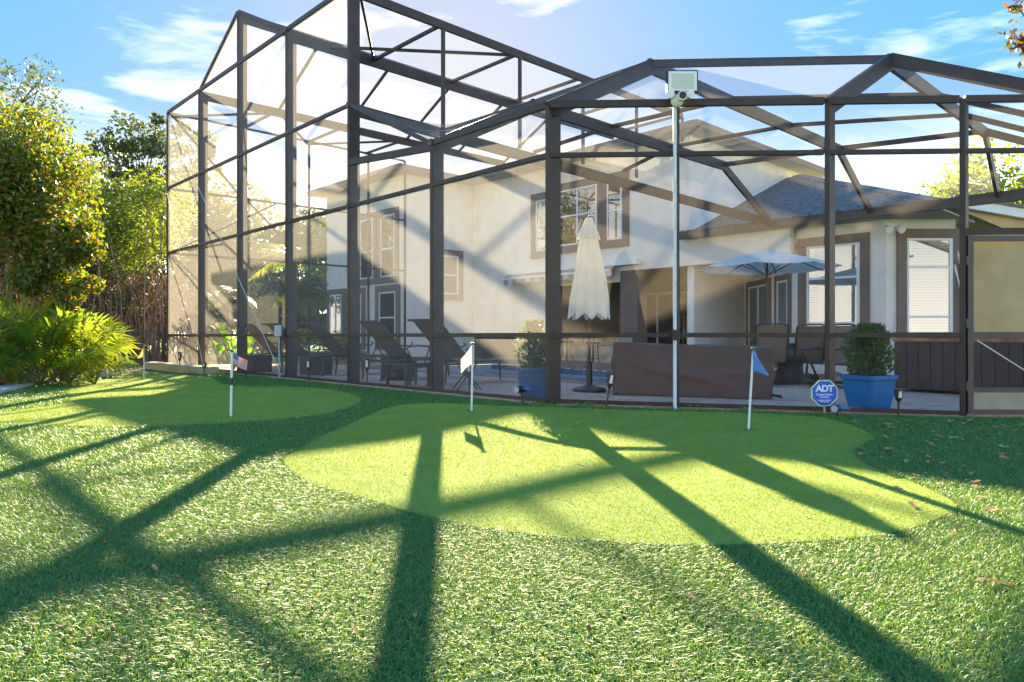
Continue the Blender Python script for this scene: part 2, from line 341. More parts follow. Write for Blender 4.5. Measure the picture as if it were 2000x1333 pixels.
def glass_mat(name, tint, op):
    m = bpy.data.materials.new(name); m.use_nodes = True; n, l = m.node_tree.nodes, m.node_tree.links; n.clear()
    out = n.new('ShaderNodeOutputMaterial'); mx = n.new('ShaderNodeMixShader'); tp = n.new('ShaderNodeBsdfTransparent'); gl = n.new('ShaderNodeBsdfGlossy')
    tp.inputs['Color'].default_value = (*tint, 1); gl.inputs['Roughness'].default_value = 0.02; mx.inputs['Fac'].default_value = op
    l.new(tp.outputs[0], mx.inputs[1]); l.new(gl.outputs[0], mx.inputs[2]); l.new(mx.outputs[0], out.inputs['Surface']); return m
M['glass'] = glass_mat('window_glass', (0.80, 0.82, 0.82), 0.16)

# ------------------------------------------------------------------ ground
A_MAX = 13.3
def a_min(b): return -b * (-ch_a / ch_b) if b <= 4.24 else -4.33
def inside_deck(x, y, m=0.0):                          # numpy: inside the paved yard and house plot by margin m
    dx, dy = x - C1.x, y - C1.y; a = dx * U.x + dy * U.y; b = dx * V.x + dy * V.y
    chd = dx * (-CH.y) + dy * CH.x                     # distance behind the chamfer wall
    return (b > m) & (chd > m) & (a < A_MAX + 9) & ((a < A_MAX - m) | (b > 7.2)) & (a > -10)
xs = np.concatenate([np.linspace(-400, -26, 12), np.linspace(-22, 20, 169), np.linspace(24, 400, 12)])
ys = np.concatenate([np.linspace(-60, -6, 10), np.linspace(-4, 24, 113), np.linspace(28, 900, 16)])
gx, gy = np.meshgrid(xs, ys); gz = lawn_z(gx, gy)
gz = np.where(inside_deck(gx, gy, 0.35), -1.6, gz)
nx, ny = len(xs), len(ys); idx = np.arange(nx * ny).reshape(ny, nx)
F = np.stack([idx[:-1, :-1], idx[:-1, 1:], idx[1:, 1:], idx[1:, :-1]], -1).reshape(-1, 4)
lawn = link('lawn', np_mesh('lawn', np.stack([gx, gy, gz], -1), F), M['lawn']); tag(lawn, kind='structure')

def smooth_closed(pts, sub=6):
    out = []; n = len(pts)
    for i in range(n):
        p0, p1, p2, p3 = (np.array(pts[(i + k - 1) % n], float) for k in range(4))
        for s in range(sub):
            t = s / sub
            out.append(0.5 * ((2 * p1) + (-p0 + p2) * t + (2 * p0 - 5 * p1 + 4 * p2 - p3) * t * t + (-p0 + 3 * p1 - 3 * p2 + p3) * t ** 3))
    return [tuple(p) for p in out]
def in_poly(x, y, poly):
    r = np.zeros(x.shape, bool); n = len(poly)
    for i in range(n):
        x1, y1 = poly[i]; x2, y2 = poly[(i + 1) % n]
        c = ((y1 > y) != (y2 > y)) & (x < (x2 - x1) * (y - y1) / (y2 - y1 + 1e-12) + x1)
        r ^= c
    return r
def g2(px, py): p = ground(px, py); return (p.x, p.y)
green_1 = smooth_closed([g2(*p) for p in [(553, 905), (585, 880), (650, 845), (760, 798), (860, 790), (1000, 796), (1200, 803), (1400, 808), (1580, 815), (1660, 832), (1705, 855), (1690, 870), (1668, 888), (1700, 915), (1780, 945), (1862, 985), (1850, 1010), (1750, 1045), (1600, 1062), (1400, 1071), (1200, 1065), (1000, 1045), (850, 1018), (700, 975), (600, 945)]])
green_2 = smooth_closed([g2(*p) for p in [(-140, 800), (0, 806), (60, 800), (135, 785), (137, 760), (190, 745), (250, 738), (320, 733), (400, 737), (430, 750), (480, 757), (560, 757), (650, 763), (702, 778), (690, 795), (620, 814), (500, 826), (300, 836), (120, 835), (0, 832), (-160, 826)]])
def ground_sheet(name, poly, lift, m, step=0.16):
    xs_ = [p[0] for p in poly]; ys_ = [p[1] for p in poly]
    import bmesh
    bm = bmesh.new(); vv = [bm.verts.new((x, y, 0)) for x, y in poly]; bm.faces.new(vv)
    for k in range(int((max(xs_) - min(xs_)) / step)):
        bmesh.ops.bisect_plane(bm, geom=bm.verts[:] + bm.edges[:] + bm.faces[:], plane_co=(min(xs_) + (k + 0.5) * step, 0, 0), plane_no=(1, 0, 0))
    for k in range(int((max(ys_) - min(ys_)) / step)):
        bmesh.ops.bisect_plane(bm, geom=bm.verts[:] + bm.edges[:] + bm.faces[:], plane_co=(0, min(ys_) + (k + 0.5) * step, 0), plane_no=(0, 1, 0))
    bm.normal_update()
    for f in bm.faces:
        if f.normal.z < 0: f.normal_flip()
    for v in bm.verts: v.co.z = lawn_z(v.co.x, v.co.y) + lift
    me = bpy.data.meshes.new(name); bm.to_mesh(me); bm.free()
    me.polygons.foreach_set('use_smooth', [True] * len(me.polygons))
    return link(name, me, m)
tag(ground_sheet('putting_green', green_1, 0.014, M['green'], 0.2), kind='structure')
tag(ground_sheet('putting_green', green_2, 0.014, M['green'], 0.3), kind='structure')
bed = smooth_closed([g2(*p) for p in [(-300, 792), (0, 758), (60, 748), (150, 739), (230, 733)]] + [(-8.3, 20.5), (-12, 26), (-26, 26), (-26, 9)], 3)
tag(ground_sheet('garden_bed', bed, 0.008, M['mulch'], 1.0), kind='structure')
# pale concrete edging between bed and lawn
mb = MB(); edge_px = [(-60, 786), (0, 767), (50, 755), (110, 744), (170, 739), (232, 736)]
ep = [ground(*p) for p in edge_px]
for i in range(len(ep) - 1):
    p, q = ep[i], ep[i + 1]; d = (q - p).normalized(); s_ = Vector((-d.y, d.x, 0))
    mb.obox((p + q) / 2 + s_ * 0.0 + Vector((0, 0, 0.02)), d * ((q - p).length / 2 - 0.004), s_ * 0.16, Vector((0, 0, 0.05)))
edging = mb.build('edging_strip', M['concrete']); tag(edging, kind='structure')

# ------------------------------------------------------------------ paved deck, pool
pool_a0, pool_a1, pool_b0, pool_b1 = 0.2, 9.6, 3.25, 7.7
mb = MB()
def strip(b0, b1, a_lo0, a_lo1, a_hi, n):
    for i in range(n):
        t0, t1 = i / n, (i + 1) / n
        q = []
        for (t, b, lo) in ((t0, b0, a_lo0), (t1, b0, a_lo0), (t1, b1, a_lo1), (t0, b1, a_lo1)):
            p = AB(lo + (a_hi - lo) * t, b); q.append(Vector((p.x, p.y, deck_z(p.x))))
        if (q[1] - q[0]).cross(q[2] - q[0]).z < 0: q = q[::-1]
        mb.poly(q)
for b0, b1 in ((-0.06, 0.6), (0.6, 1.4), (1.4, 2.4), (2.4, pool_b0)):
    strip(b0, b1, a_min(b0), a_min(b1), A_MAX, 24)
for b0, b1 in ((pool_b0, 4.24), (4.24, pool_b1)):
    strip(b0, b1, a_min(b0) if b0 < 4.24 else -4.33, a_min(b1) if b1 < 4.25 else -4.33, pool_a0, 10)
    strip(b0, b1, pool_a1, pool_a1, A_MAX, 6)
for b0, b1 in ((pool_b1, 10.0), (10.0, 14.0)):
    strip(b0, b1, -4.33, -4.33, A_MAX, 24)
strip(4.3, 16.0, -9.5, -9.5, -4.33, 4)
# edge faces down to the turf
def skirt(p, q, n=12):
    for i in range(n):
        s0 = p.lerp(q, i / n); s1 = p.lerp(q, (i + 1) / n)
        a_ = Vector((s0.x, s0.y, deck_z(s0.x))); b_ = Vector((s1.x, s1.y, deck_z(s1.x)))
        mb.poly([a_ + Vector((0, 0, -0.3)), b_ + Vector((0, 0, -0.3)), b_, a_])
skirt(AB(A_MAX, -0.06), AB(a_min(-0.06), -0.06)); skirt(AB(a_min(-0.06), -0.06), AB(-4.33, 4.24))
M['deck'] = mat('deck_pavers', (0.44, 0.265, 0.21), 0.85, 0.25, bump=0.3, bscale=60)
dn, dl = M['deck'].node_tree.nodes, M['deck'].node_tree.links
t_ = dn.new('ShaderNodeTexCoord'); mp_ = dn.new('ShaderNodeMapping'); mp_.inputs['Rotation'].default_value = (0, 0, R(2.3))
bk = dn.new('ShaderNodeTexBrick'); bk.inputs['Scale'].default_value = 1.0; bk.inputs['Brick Width'].default_value = 0.3; bk.inputs['Row Height'].default_value = 0.15; bk.inputs['Mortar Size'].default_value = 0.006
bk.inputs['Color1'].default_value = (0.68, 0.38, 0.25, 1); bk.inputs['Color2'].default_value = (0.58, 0.30, 0.19, 1); bk.inputs['Mortar'].default_value = (0.20, 0.14, 0.11, 1)
dl.new(t_.outputs['Object'], mp_.inputs['Vector']); dl.new(mp_.outputs[0], bk.inputs['Vector']); dl.new(bk.outputs['Color'], dn['Principled BSDF'].inputs['Base Color'])
deck = mb.build('pool_deck', M['deck']); tag(deck, kind='structure')
# separate pavers along the visible front of the deck
pv = MB(); pv.box((-0.147, -0.072, -0.02), (0.147, 0.072, 0.004)); pm = None
def paver(p, rz, k):
    global pm
    if pm is None:
        pm = []
        for kk in ('paver', 'paver2', 'paver3'):
            o = pv.build('paver', M[kk], deck, local=True, bevel=0.004); pm.append(o.data); col.objects.unlink(o); bpy.data.objects.remove(o)
    o = bpy.data.objects.new('paver', pm[k]); col.objects.link(o); o.parent = deck
    slope = -0.026 if 0.4 < p.x < 5.0 else 0.0
    nrm = Vector((-slope, 0, 1)).normalized(); tng = Vector((math.cos(rz), math.sin(rz), 0)); tng = (tng - nrm * tng.dot(nrm)).normalized(); bi = nrm.cross(tng)
    mt = Matrix((tng, bi, nrm)).transposed().to_4x4(); mt.translation = Vector((p.x, p.y, deck_z(p.x) + 0.003 + random.uniform(0, 0.002)))
    o.matrix_world = mt
chn = Vector((-CH.y, CH.x, 0))
rzc = math.atan2(CH.y, CH.x)
for r_ in range(9):
    for i in range(19):
        s_ = 0.42 + i * 0.30 + (0.15 if r_ % 2 else 0)
        if s_ > 5.9: continue
        paver(C1 + CH * s_ + chn * (0.09 + r_ * 0.15), rzc, random.choice((0, 0, 1, 1, 2)))
rzu = math.atan2(U.y, U.x)
for r_ in range(5):
    for i in range(24):
        paver(AB(0.35 + i * 0.30 + (0.15 if r_ % 2 else 0), 0.04 + r_ * 0.15), rzu, random.choice((0, 0, 1, 1, 2)))
# pool: basin, coping, waterline tiles, water
pool = thing('swimming_pool', 'swimming pool with blue waterline tiles and brick coping behind the loungers', 'pool', AB((pool_a0 + pool_a1) / 2, (pool_b0 + pool_b1) / 2, -1.3))
mb = MB(); zb = -1.3; corners = [(pool_a0, pool_b0), (pool_a1, pool_b0), (pool_a1, pool_b1), (pool_a0, pool_b1)]
mb.poly([AB(a, b, zb) for a, b in corners])
for i in range(4):
    (a0, b0), (a1, b1) = corners[i], corners[(i + 1) % 4]
    p, q = AB(a0, b0), AB(a1, b1)
    mb.poly([Vector((p.x, p.y, zb)), Vector((q.x, q.y, zb)), Vector((q.x, q.y, deck_z(q.x) - 0.06)), Vector((p.x, p.y, deck_z(p.x) - 0.06))])
mb.build('basin', M['grout'], pool)
mb = MB(); mb.poly([AB(a, b, -0.14) for a, b in corners]); mb.build('water', M['water'], pool)
for i, lift in ((0, 0.0), (1, 0.0), (2, 0.12), (3, 0.0)):
    (a0, b0), (a1, b1) = corners[i], corners[(i + 1) % 4]; p, q = AB(a0, b0), AB(a1, b1); d = (q - p).normalized(); n_ = Vector((-d.y, d.x, 0)); n_ = n_ if n_.dot(AB(4.9, 5.5) - p) > 0 else -n_
    L = (q - p).length; k = int(L / 0.3)
    mb = MB()
    for j in range(k):
        s0 = p + d * (L * (j + 0.5) / k) - n_ * 0.13
        mb.obox(Vector((s0.x, s0.y, deck_z(s0.x) - 0.015 + lift / 2)), d * (L / k / 2 - 0.004), n_ * 0.15, Vector((0, 0, 0.035 + lift / 2)))
    c_ = mb.build('coping', M['coping'], pool); c_['kind'] = 'stuff'
tile_me = None
p, q = AB(pool_a1, pool_b1), AB(pool_a0, pool_b1); d = (q - p).normalized(); L = (q - p).length; k = int(L / 0.155)
for j in range(k):
    s0 = p + d * (L * (j + 0.5) / k) - V * 0.008; zt = deck_z(s0.x) - 0.125
    if tile_me is None:
        mbt = MB(); mbt.obox((0, 0, 0), d * (L / k / 2 - 0.006), V * 0.008, Vector((0, 0, 0.07))); o = mbt.build('tile', M['tile'], pool, local=True); tile_me = o.data
    else:
        o = bpy.data.objects.new('tile', tile_me); col.objects.link(o); o.parent = pool
    o.location = Vector((s0.x, s0.y, zt)) - pool.location
# white chlorine float
fp = AB(5.1, 5.2, -0.14); mb = MB(); mb.lathe([(0.10, 0), (0.11, 0.04), (0.11, 0.16), (0.07, 0.2), (0.02, 0.21)], 16, fp); tag(at_base(mb.build('pool_float', M['white'], smooth=True), fp), 'white round chlorine float on the pool water', 'pool float')

# ------------------------------------------------------------------ house
house = thing('house', 'cream stucco two storey house with taupe window trim and grey shingle roof', 'house', AB(8, 11, 0))
ZE = 6.12            # upper eave
zg = 3.50            # lower gutter
def wall(name, p, q, z0, z1, m, th=0.2, inward=None, parent=house):
    p, q = Vector(p), Vector(q); d = (q - p).normalized(); n_ = inward if inward is not None else V
    mb = MB(); c = (p + q) / 2 + n_ * th / 2; c.z = (z0 + z1) / 2
    mb.obox(c, d * (q - p).length / 2, n_ * th / 2, Vector((0, 0, (z1 - z0) / 2)))
    return mb.build(name, m, parent)
a_wing = 1.83
# main two-storey wall, b = 10, with two porch openings
zo1, zo2 = 2.42, 2.72
wall('wall', AB(9.5, 10), AB(13.18, 10), 0, ZE, M['stucco'])
wall('wall', AB(4.5, 10), AB(9.5, 10), 2.9, ZE, M['stucco'])
wall('wall', AB(6.7, 10.002), AB(9.5, 10.002), zo1, 2.9, M['stucco'], 0.198)
wall('wall', AB(a_wing, 10), AB(4.5, 10), 2.72, 3.45, M['stucco'])
wall('wall', AB(4.5, 10.002), AB(6.7, 10.002), 2.72, 2.9, M['stucco'], 0.198)
wall('porch_column', AB(6.14, 9.97), AB(6.72, 9.97), 0, 2.72, M['trim'], 0.45)
wall('wall', AB(13.2, 7.2), AB(18.3, 7.2), 0, ZE, M['stucco'])
wall('wall', AB(13.2, 7.4), AB(13.2, 10.6), 0, ZE, M['stucco'], 0.2, U)
wall('wall', AB(4.5, 10.2), AB(4.5, 17), 0, ZE, M['stucco'], 0.2, U)
wall('wall', AB(18.3, 7.4), AB(18.3, 17), 0, ZE, M['stucco'], 0.2, -U)
wall('wall', AB(4.7, 16.8), AB(18.1, 16.8), 0, ZE, M['stucco'])
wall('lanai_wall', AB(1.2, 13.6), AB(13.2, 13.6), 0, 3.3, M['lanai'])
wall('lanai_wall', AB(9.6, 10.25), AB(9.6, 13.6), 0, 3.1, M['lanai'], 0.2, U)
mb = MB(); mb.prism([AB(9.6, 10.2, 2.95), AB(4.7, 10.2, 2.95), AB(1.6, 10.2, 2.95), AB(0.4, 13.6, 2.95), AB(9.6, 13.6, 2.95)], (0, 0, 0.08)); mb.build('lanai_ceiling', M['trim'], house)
# bay under the wing roof
B1 = Vector((6.62, 16.45, 0)); B2 = AB(-0.13, 10.28); B3 = Vector((9.45, B2.y + 0.0, 0))
wall('bay_wall', B1, Vector((6.62, 20.4, 0)), 0, 3.42, M['stucco'], 0.2, Vector((1, 0, 0)))
wall('bay_wall', B1 + Vector((0.0, 0.0, 0)), B2, 0, 3.42, M['stucco'], 0.2, V)
wall('bay_wall', B2, B3, 0, 3.42, M['stucco'], 0.2, Vector((0, 1, 0)))
wall('bay_wall', B3, Vector((9.45, 18.5, 0)), 0, 3.42, M['stucco'], 0.2, Vector((-1, 0, 0)))
# rear extension with tan wall and rake board, seen past the screen door
wall('side_wall', Vector((9.45, 17.6, 0)), Vector((17.5, 17.2, 0)), 0, 3.3, M['tan_wall'], 0.2, Vector((0, 1, 0)))
mb = MB(); mb.prism([Vector((10.4, 17.38, 3.3)), Vector((17.5, 17.0, 3.3)), Vector((11.0, 17.38, 4.1)), Vector((10.4, 17.38, 4.1))], (0, 0.15, 0)); mb.build('gable_infill', M['tan_wall'], house)
mb = MB(); mb.beam((10.9, 17.2, 4.18), (17.6, 16.9, 2.95), 0.12, 0.26); mb.build('rake_board', M['white'], house)
mb = MB(); mb.beam((10.8, 17.7, 4.32), (17.7, 17.4, 3.05), 1.2, 0.06); mb.build('side_roof', M['shingle2'], house)
for x_ in (10.25, 12.85):
    mb = MB(); mb.box((x_, 16.2, 0), (x_ + 0.16, 16.36, 3.15)); mb.build('side_post', M['bronze'], house)
# two-storey hip roofs with soffit and gutter
def hip(a0, a1, b0, b1, ze, rise, m, ov=0.5):
    a0 -= ov; a1 += ov; b0 -= ov; b1 += ov; bm_ = (b0 + b1) / 2; ins = min((b1 - b0) / 2, (a1 - a0) / 2 - 0.1)
    mb = MB(); c = [AB(a0, b0, ze + 0.12), AB(a1, b0, ze + 0.12), AB(a1, b1, ze + 0.12), AB(a0, b1, ze + 0.12)]; r0, r1 = AB(a0 + ins, bm_, ze + 0.12 + rise), AB(a1 - ins, bm_, ze + 0.12 + rise)
    mb.poly([c[1], c[0], r0, r1]); mb.poly([c[0], c[3], r0]); mb.poly([c[3], c[2], r1, r0]); mb.poly([c[2], c[1], r1])
    ro = mb.build('roof', m, house)
    mb = MB(); mb.prism([AB(a0, b0, ze - 0.02), AB(a1, b0, ze - 0.02), AB(a1, b1, ze - 0.02), AB(a0, b1, ze - 0.02)], (0, 0, 0.04)); mb.build('soffit', M['soffit'], ro)
    for i in range(4):
        p, q = [AB(a0, b0), AB(a1, b0), AB(a1, b1), AB(a0, b1)][i], [AB(a1, b0), AB(a1, b1), AB(a0, b1), AB(a0, b0)][i]
        p.z = q.z = ze + 0.07; mb = MB(); mb.beam(p, q, 0.09, 0.17); mb.build('fascia', M['trim'], ro)
    return ro
hip(4.5, 13.1, 10, 17, ZE, 1.25, M['shingle2'])
hip(13.3, 18.3, 7.2, 15, ZE + 0.003, 1.25, M['shingle2'])
# wing roof: shingle courses
g0, g1 = 4.48, -1.3
slope = 0.41; bR = 15.4
wing = MB(); P0, P1 = AB(g0, 9.86, zg + 0.03), AB(g1, 9.86, zg + 0.03); top0 = AB(g0, bR, zg + 0.03 + slope * (bR - 9.86)); top1 = AB(g0 - 0.3, bR, zg + 0.03 + slope * (bR - 9.86))
wing.poly([P0, P1, top1, top0]); wing.poly([P1, AB(g1, 21, zg + 0.03), top1])
wr = wing.build('wing_roof', M['shingle2'], house)
mb = MB(); nrm = Vector((0, 0, 1)) - V * slope; nrm.normalize(); upd = (V + Vector((0, 0, slope))).normalized(); total = (bR - 9.86) * math.sqrt(1 + slope * slope); nc = 40
for i in range(nc):
    f = i / nc; lo = g1 + (g0 - 0.3 - g1) * f + 0.02; hi = g0 - 0.01; a = hi; bb = 9.86 + (bR - 9.86) * f
    while a > lo + 0.05:
        w = random.uniform(0.16, 0.34); w = min(w, a - lo)
        c = AB(a - w / 2, bb) + Vector((0, 0, zg + 0.03 + slope * (bb - 9.86))) + upd * (total / nc / 2) + nrm * random.uniform(0.010, 0.017)
        mb.obox(c, U * (w / 2 - 0.003), (upd * (total / nc / 2 + 0.004) + nrm * -0.005), nrm * 0.005); a -= w
s_ = mb.build('shingles', M['shingle'], wr); s_['kind'] = 'stuff'
mb = MB(); mb.beam(P1 + nrm * 0.03, top1 + nrm * 0.03, 0.22, 0.03, nrm); mb.build('hip_cap', M['shingle'], wr)
mb = MB(); mb.beam(AB(4.46, 9.86, zg + 0.08), AB(4.46, bR, zg + 0.08 + slope * (bR - 9.86)), 0.03, 0.16); mb.build('flashing', M['white'], wr)
# gutter along the wing, carried on past the bay as the screen's header
mb = MB(); mb.beam(AB(4.75, 9.82, zg - 0.02), AB(-8.5, 9.82, zg - 0.02), 0.14, 0.17); gut = mb.build('gutter', M['gutter'], house)
mb = MB(); mb.beam(AB(4.75, 9.76, zg + 0.07), AB(-8.5, 9.76, zg + 0.07), 0.05, 0.025); mb.build('gutter_lip', M['gutter'], gut)
mb = MB()
for i in range(420):
    a = random.uniform(-8, 4.7); c = AB(a, 9.82 + random.uniform(-0.06, 0.06), zg + 0.075 + random.uniform(0, 0.02)); th = random.uniform(0, 6.28); l_ = random.uniform(0.02, 0.05)
    mb.obox(c, Vector((math.cos(th), math.sin(th), random.uniform(-.3, .6))) * l_, Vector((-math.sin(th), math.cos(th), 0)) * 0.012, Vector((0, 0, 0.003)))
s_ = mb.build('leaf_litter', M['mulch'], gut); s_['kind'] = 'stuff'
mb = MB(); mb.prism([AB(4.48, 9.9, zg - 0.11), AB(-1.3, 9.9, zg - 0.11), AB(-1.3, 12.2, zg - 0.11), AB(4.48, 10.3, zg - 0.11)], (0, 0, 0.03)); mb.build('soffit', M['soffit'], house)
# windows
def window(p, d, n, w, z0, z1, trim=0.2, cols=(1.0,), rows=(1.0,), blind=True, name='window', sub=None, trim_bottom=True, sash=0.05):
    """p: left foot seen from outside, d along the wall, n outwards; w, z0, z1 are the glazed frame"""
    p, d, n = Vector(p), Vector(d).normalized(), Vector(n).normalized()
    def bx(mb, s0, s1, za, zb, o0, o1):
        c = p + d * (s0 + s1) / 2 + n * (o0 + o1) / 2; c.z = (za + zb) / 2
        mb.obox(c, d * abs(s1 - s0) / 2, n * abs(o1 - o0) / 2, Vector((0, 0, (zb - za) / 2)))
    mb = MB(); t = trim
    bx(mb, -t, 0, z0 - (t if trim_bottom else 0), z1 + t, 0.0, 0.055); bx(mb, w, w + t, z0 - (t if trim_bottom else 0), z1 + t, 0.0, 0.055)
    bx(mb, 0, w, z1, z1 + t, 0.0, 0.055)
    if trim_bottom: bx(mb, 0, w, z0 - t, z0, 0.0, 0.055)
    win = mb.build(name, M['trim'], house)
    mb = MB(); bx(mb, 0.001, w - 0.001, z0 + 0.001, z1 - 0.001, 0.001, 0.004); mb.build('dark_backing', M['dark'], win)  # near-black sheet on the wall, room shade painted in behind the glass
    if blind:
        mb = MB(); k = int((z1 - z0) / 0.055)
        for i in range(k):
            z = z0 + (i + 0.5) * (z1 - z0) / k; c = p + d * w / 2 + n * 0.012; c.z = z
            mb.obox(c, d * (w / 2 - 0.03), n * 0.002 + Vector((0, 0, 0.024)), (n * 0.024 - Vector((0, 0, 0.002))) * 0.03)
        o = mb.build('blind', M['blind'], win); o['kind'] = 'stuff'
    xs_ = [0]; tot = sum(cols)
    for c_ in cols: xs_.append(xs_[-1] + w * c_ / tot)
    zs_ = [z0]; tot = sum(rows)
    for r_ in rows: zs_.append(zs_[-1] + (z1 - z0) * r_ / tot)
    mb = MB(); s = sash / 2
    for i, x in enumerate(xs_):
        xa = x if i == 0 else x - s; xb = x + s * 2 if i == 0 else (x if i == len(xs_) - 1 else x + s); xa = xa - s * 2 if i == len(xs_) - 1 else xa
        bx(mb, xa, xb, z0, z1, 0.02, 0.045)
    for i, z in enumerate(zs_):
        za, zb_ = (z, z + 2 * s) if i == 0 else ((z - 2 * s, z) if i == len(zs_) - 1 else (z - s, z + s))
        for j in range(len(cols)): bx(mb, xs_[j] + 2 * s, xs_[j + 1] - 2 * s if j == len(cols) - 1 else xs_[j + 1] - s, za, zb_, 0.021, 0.043)
    mb.build('frame', M['white'], win)
    for j in range(len(cols)):
        for i in range(len(rows)):
            mb = MB(); bx(mb, xs_[j] + s, xs_[j + 1] - s, zs_[i] + s, zs_[i + 1] - s, 0.026, 0.030); mb.build('pane', M['glass'], win)
    return win
nV, nU = -V, -U
def uwin(a_left, b, w, *k, **kw): return window(AB(a_left, b), -U, -V, w, *k, **kw)     # on a wall facing the yard
uwin(10.05, 10, 0.55, 3.55, 5.15, 0.22, (1,), (1, 1))                     # upstairs, left light of the triple
uwin(9.1, 10, 1.55, 3.62, 5.3, 0.22, (1, 1), (1, 0.9), blind=False)
uwin(7.2, 10, 0.55, 3.62, 5.3, 0.22, (1,), (1, 1), blind=False)
window(B1 - U * 0.28 + Vector((0, 0, 0)), -U, -V, 1.18, 0.78, 2.95, 0.2, (1,), (0.6, 1.5, 1.1))
window(B2 + Vector((0.42, 0, 0)), Vector((1, 0, 0)), Vector((0, -1, 0)), 0.98, 0.78, 2.98, 0.2, (1,), (0.7, 1.4, 0.8))
window(Vector((6.62, 17.5, 0)), Vector((0, -1, 0)), Vector((-1, 0, 0)), 0.7, 0.25, 2.25, 0.14, (1,), (1, 2.2))
window(Vector((6.62, 19.6, 0)), Vector((0, -1, 0)), Vector((-1, 0, 0)), 1.5, 0.15, 2.25, 0.14, (1, 1), (1,), name='french_door')
uwin(5.9, 13.6, 2.6, 0.12, 2.2, 0.22, (1, 1, 1), (1,), name='sliding_door', trim_bottom=False)
uwin(2.7, 13.6, 0.85, 0.9, 2.35, 0.2, (1,), (1,), blind=False)
uwin(9.2, 13.6, 2.4, 0.12, 2.3, 0.22, (1, 1), (1,), name='sliding_door', blind=False, trim_bottom=False)
uwin(14.6, 7.2, 0.85, 2.85, 4.9, 0.2, (1,), (1, 1.2), blind=False)         # left block, tall stair windows
uwin(15.9, 7.2, 0.85, 2.85, 4.9, 0.2, (1,), (1, 1.2), blind=False)
uwin(14.7, 7.2, 1.0, 0.65, 2.35, 0.22, (1,), (1, 1), blind=False)
uwin(18.05, 7.2, 0.9, 0.75, 2.4, 0.2, (1, 1), (1,))
uwin(16.7, 7.2, 0.9, 0.65, 2.35, 0.22, (1,), (1, 1))
window(AB(13.2, 8.6), V, -U, 0.75, 2.3, 3.6, 0.2, (1,), (1, 1), blind=False)
# retractable awning cassette and valance over the porch kitchen
aw = thing('awning', 'retracted striped awning in a white cassette above the pool bar', 'awning', AB(9.0, 9.9, 2.75))
mb = MB(); mb.beam(AB(11.2, 9.86, 2.92), AB(6.0, 9.86, 2.92), 0.2, 0.12); mb.build('cassette', M['white'], aw)
mb = MB(); mb.beam(AB(11.2, 9.55, 2.72), AB(6.75, 9.55, 2.72), 0.07, 0.06); mb.build('front_bar', M['white'], aw)
mb = MB(); mb.prism([AB(11.15, 9.77, 2.88), AB(6.75, 9.77, 2.88), AB(6.75, 9.58, 2.76), AB(11.15, 9.58, 2.76)], (0, 0, -0.008)); mb.build('canvas', M['stripe'], aw)
mb = MB()
for i in range(22):
    a = 11.1 - i * 0.2; dz = 0.13 if i % 2 else 0.18; mb.cur = i % 2
    mb.obox(AB(a - 0.1, 9.55, 2.69 - dz / 2), U * 0.097, V * 0.003, Vector((0, 0, dz / 2)))
mb.build('valance', [M['stripe'], M['canvas']], aw)

# motion lamp on the bay corner
ml = thing('security_lamp', 'twin white security lamp under the eave between the bay windows', 'lamp', B2 + Vector((0.05, -0.12, 3.22)))
for s_ in (-1, 1):
    mb = MB(); c = B2 + Vector((0.05 + 0.11 * s_, -0.2, 3.17)); mb.tube([c + Vector((0, 0.12, 0.06)), c + Vector((0, 0, 0.0)), c + Vector((0.02 * s_, -0.1, -0.05))], [0.04, 0.065, 0.085], 12); mb.build('lamp_head', M['white'], ml, smooth=True)
mb = MB(); c = B2 + Vector((0.05, -0.12, 3.22)); mb.box(c - Vector((0.12, 0.03, 0.03)), c + Vector((0.12, 0.1, 0.05))); mb.build('bracket', M['white'], ml)

# ------------------------------------------------------------------ screen enclosure
cage = thing('screen_enclosure', 'tall bronze aluminium pool screen enclosure with mesh panels', 'screen enclosure', AB(0, 0, 0.14))
zr, zm, zl, zh, zap, zt = 2.98, 4.60, 3.56, 6.50, 7.56, 4.595
def mem(name, p, q, w, h, up=(0, 0, 1), m='bronze', parent=cage):
    mb = MB(); mb.beam(p, q, w, h, up); return mb.build(name, M[m], parent)
def vpost(p, ztop, w, dpt, dirv=V, name='post', zb=None):
    p = Vector(p); z0 = deck_z(p.x) if zb is None else zb
    c = p + dirv * dpt / 2
    return mem(name, (c.x, c.y, z0), (c.x, c.y, ztop), w, dpt, dirv)
AL = [0, 2.2, 4.4, 6.6, 8.8, 11.0, 13.2]
tops = [zl, zl, zh, zh, zap, zh, zh]
for a, t in zip(AL, tops):
    vpost(AB(a, 0), t, 0.055, 0.2 if a < 13 else 0.06)
# tracks and rails of the long wall, bay by bay
for i in range(6):
    a0, a1 = AL[i] + 0.03, AL[i + 1] - 0.03
    hs_ = [ZC, zr] + ([zm, zh] if i >= 2 else ([zl] if i == 0 else []))
    for z in hs_: mem('rail', AB(a0, 0.025, z), AB(a1, 0.025, z), 0.052, 0.052 if z not in (zl, zh) else 0.075)
    z0 = deck_z(AB(a0, 0).x); mem('bottom_track', AB(a0, 0.02, z0 + 0.028), AB(a1, 0.02, z0 + 0.028), 0.04, 0.045)
mem('rail', AB(2.23, 0.025, zl), AB(4.37, 0.025, zm), 0.052, 0.06)
mem('rail', AB(2.23, 0.025, zl - 0.06), AB(4.37, 0.025, zl + 0.12), 0.052, 0.1)
mem('gable_rafter', AB(6.63, 0.025, zh), AB(8.77, 0.025, zap), 0.05, 0.07); mem('gable_rafter', AB(10.97, 0.025, zh), AB(8.83, 0.025, zap), 0.05, 0.07)
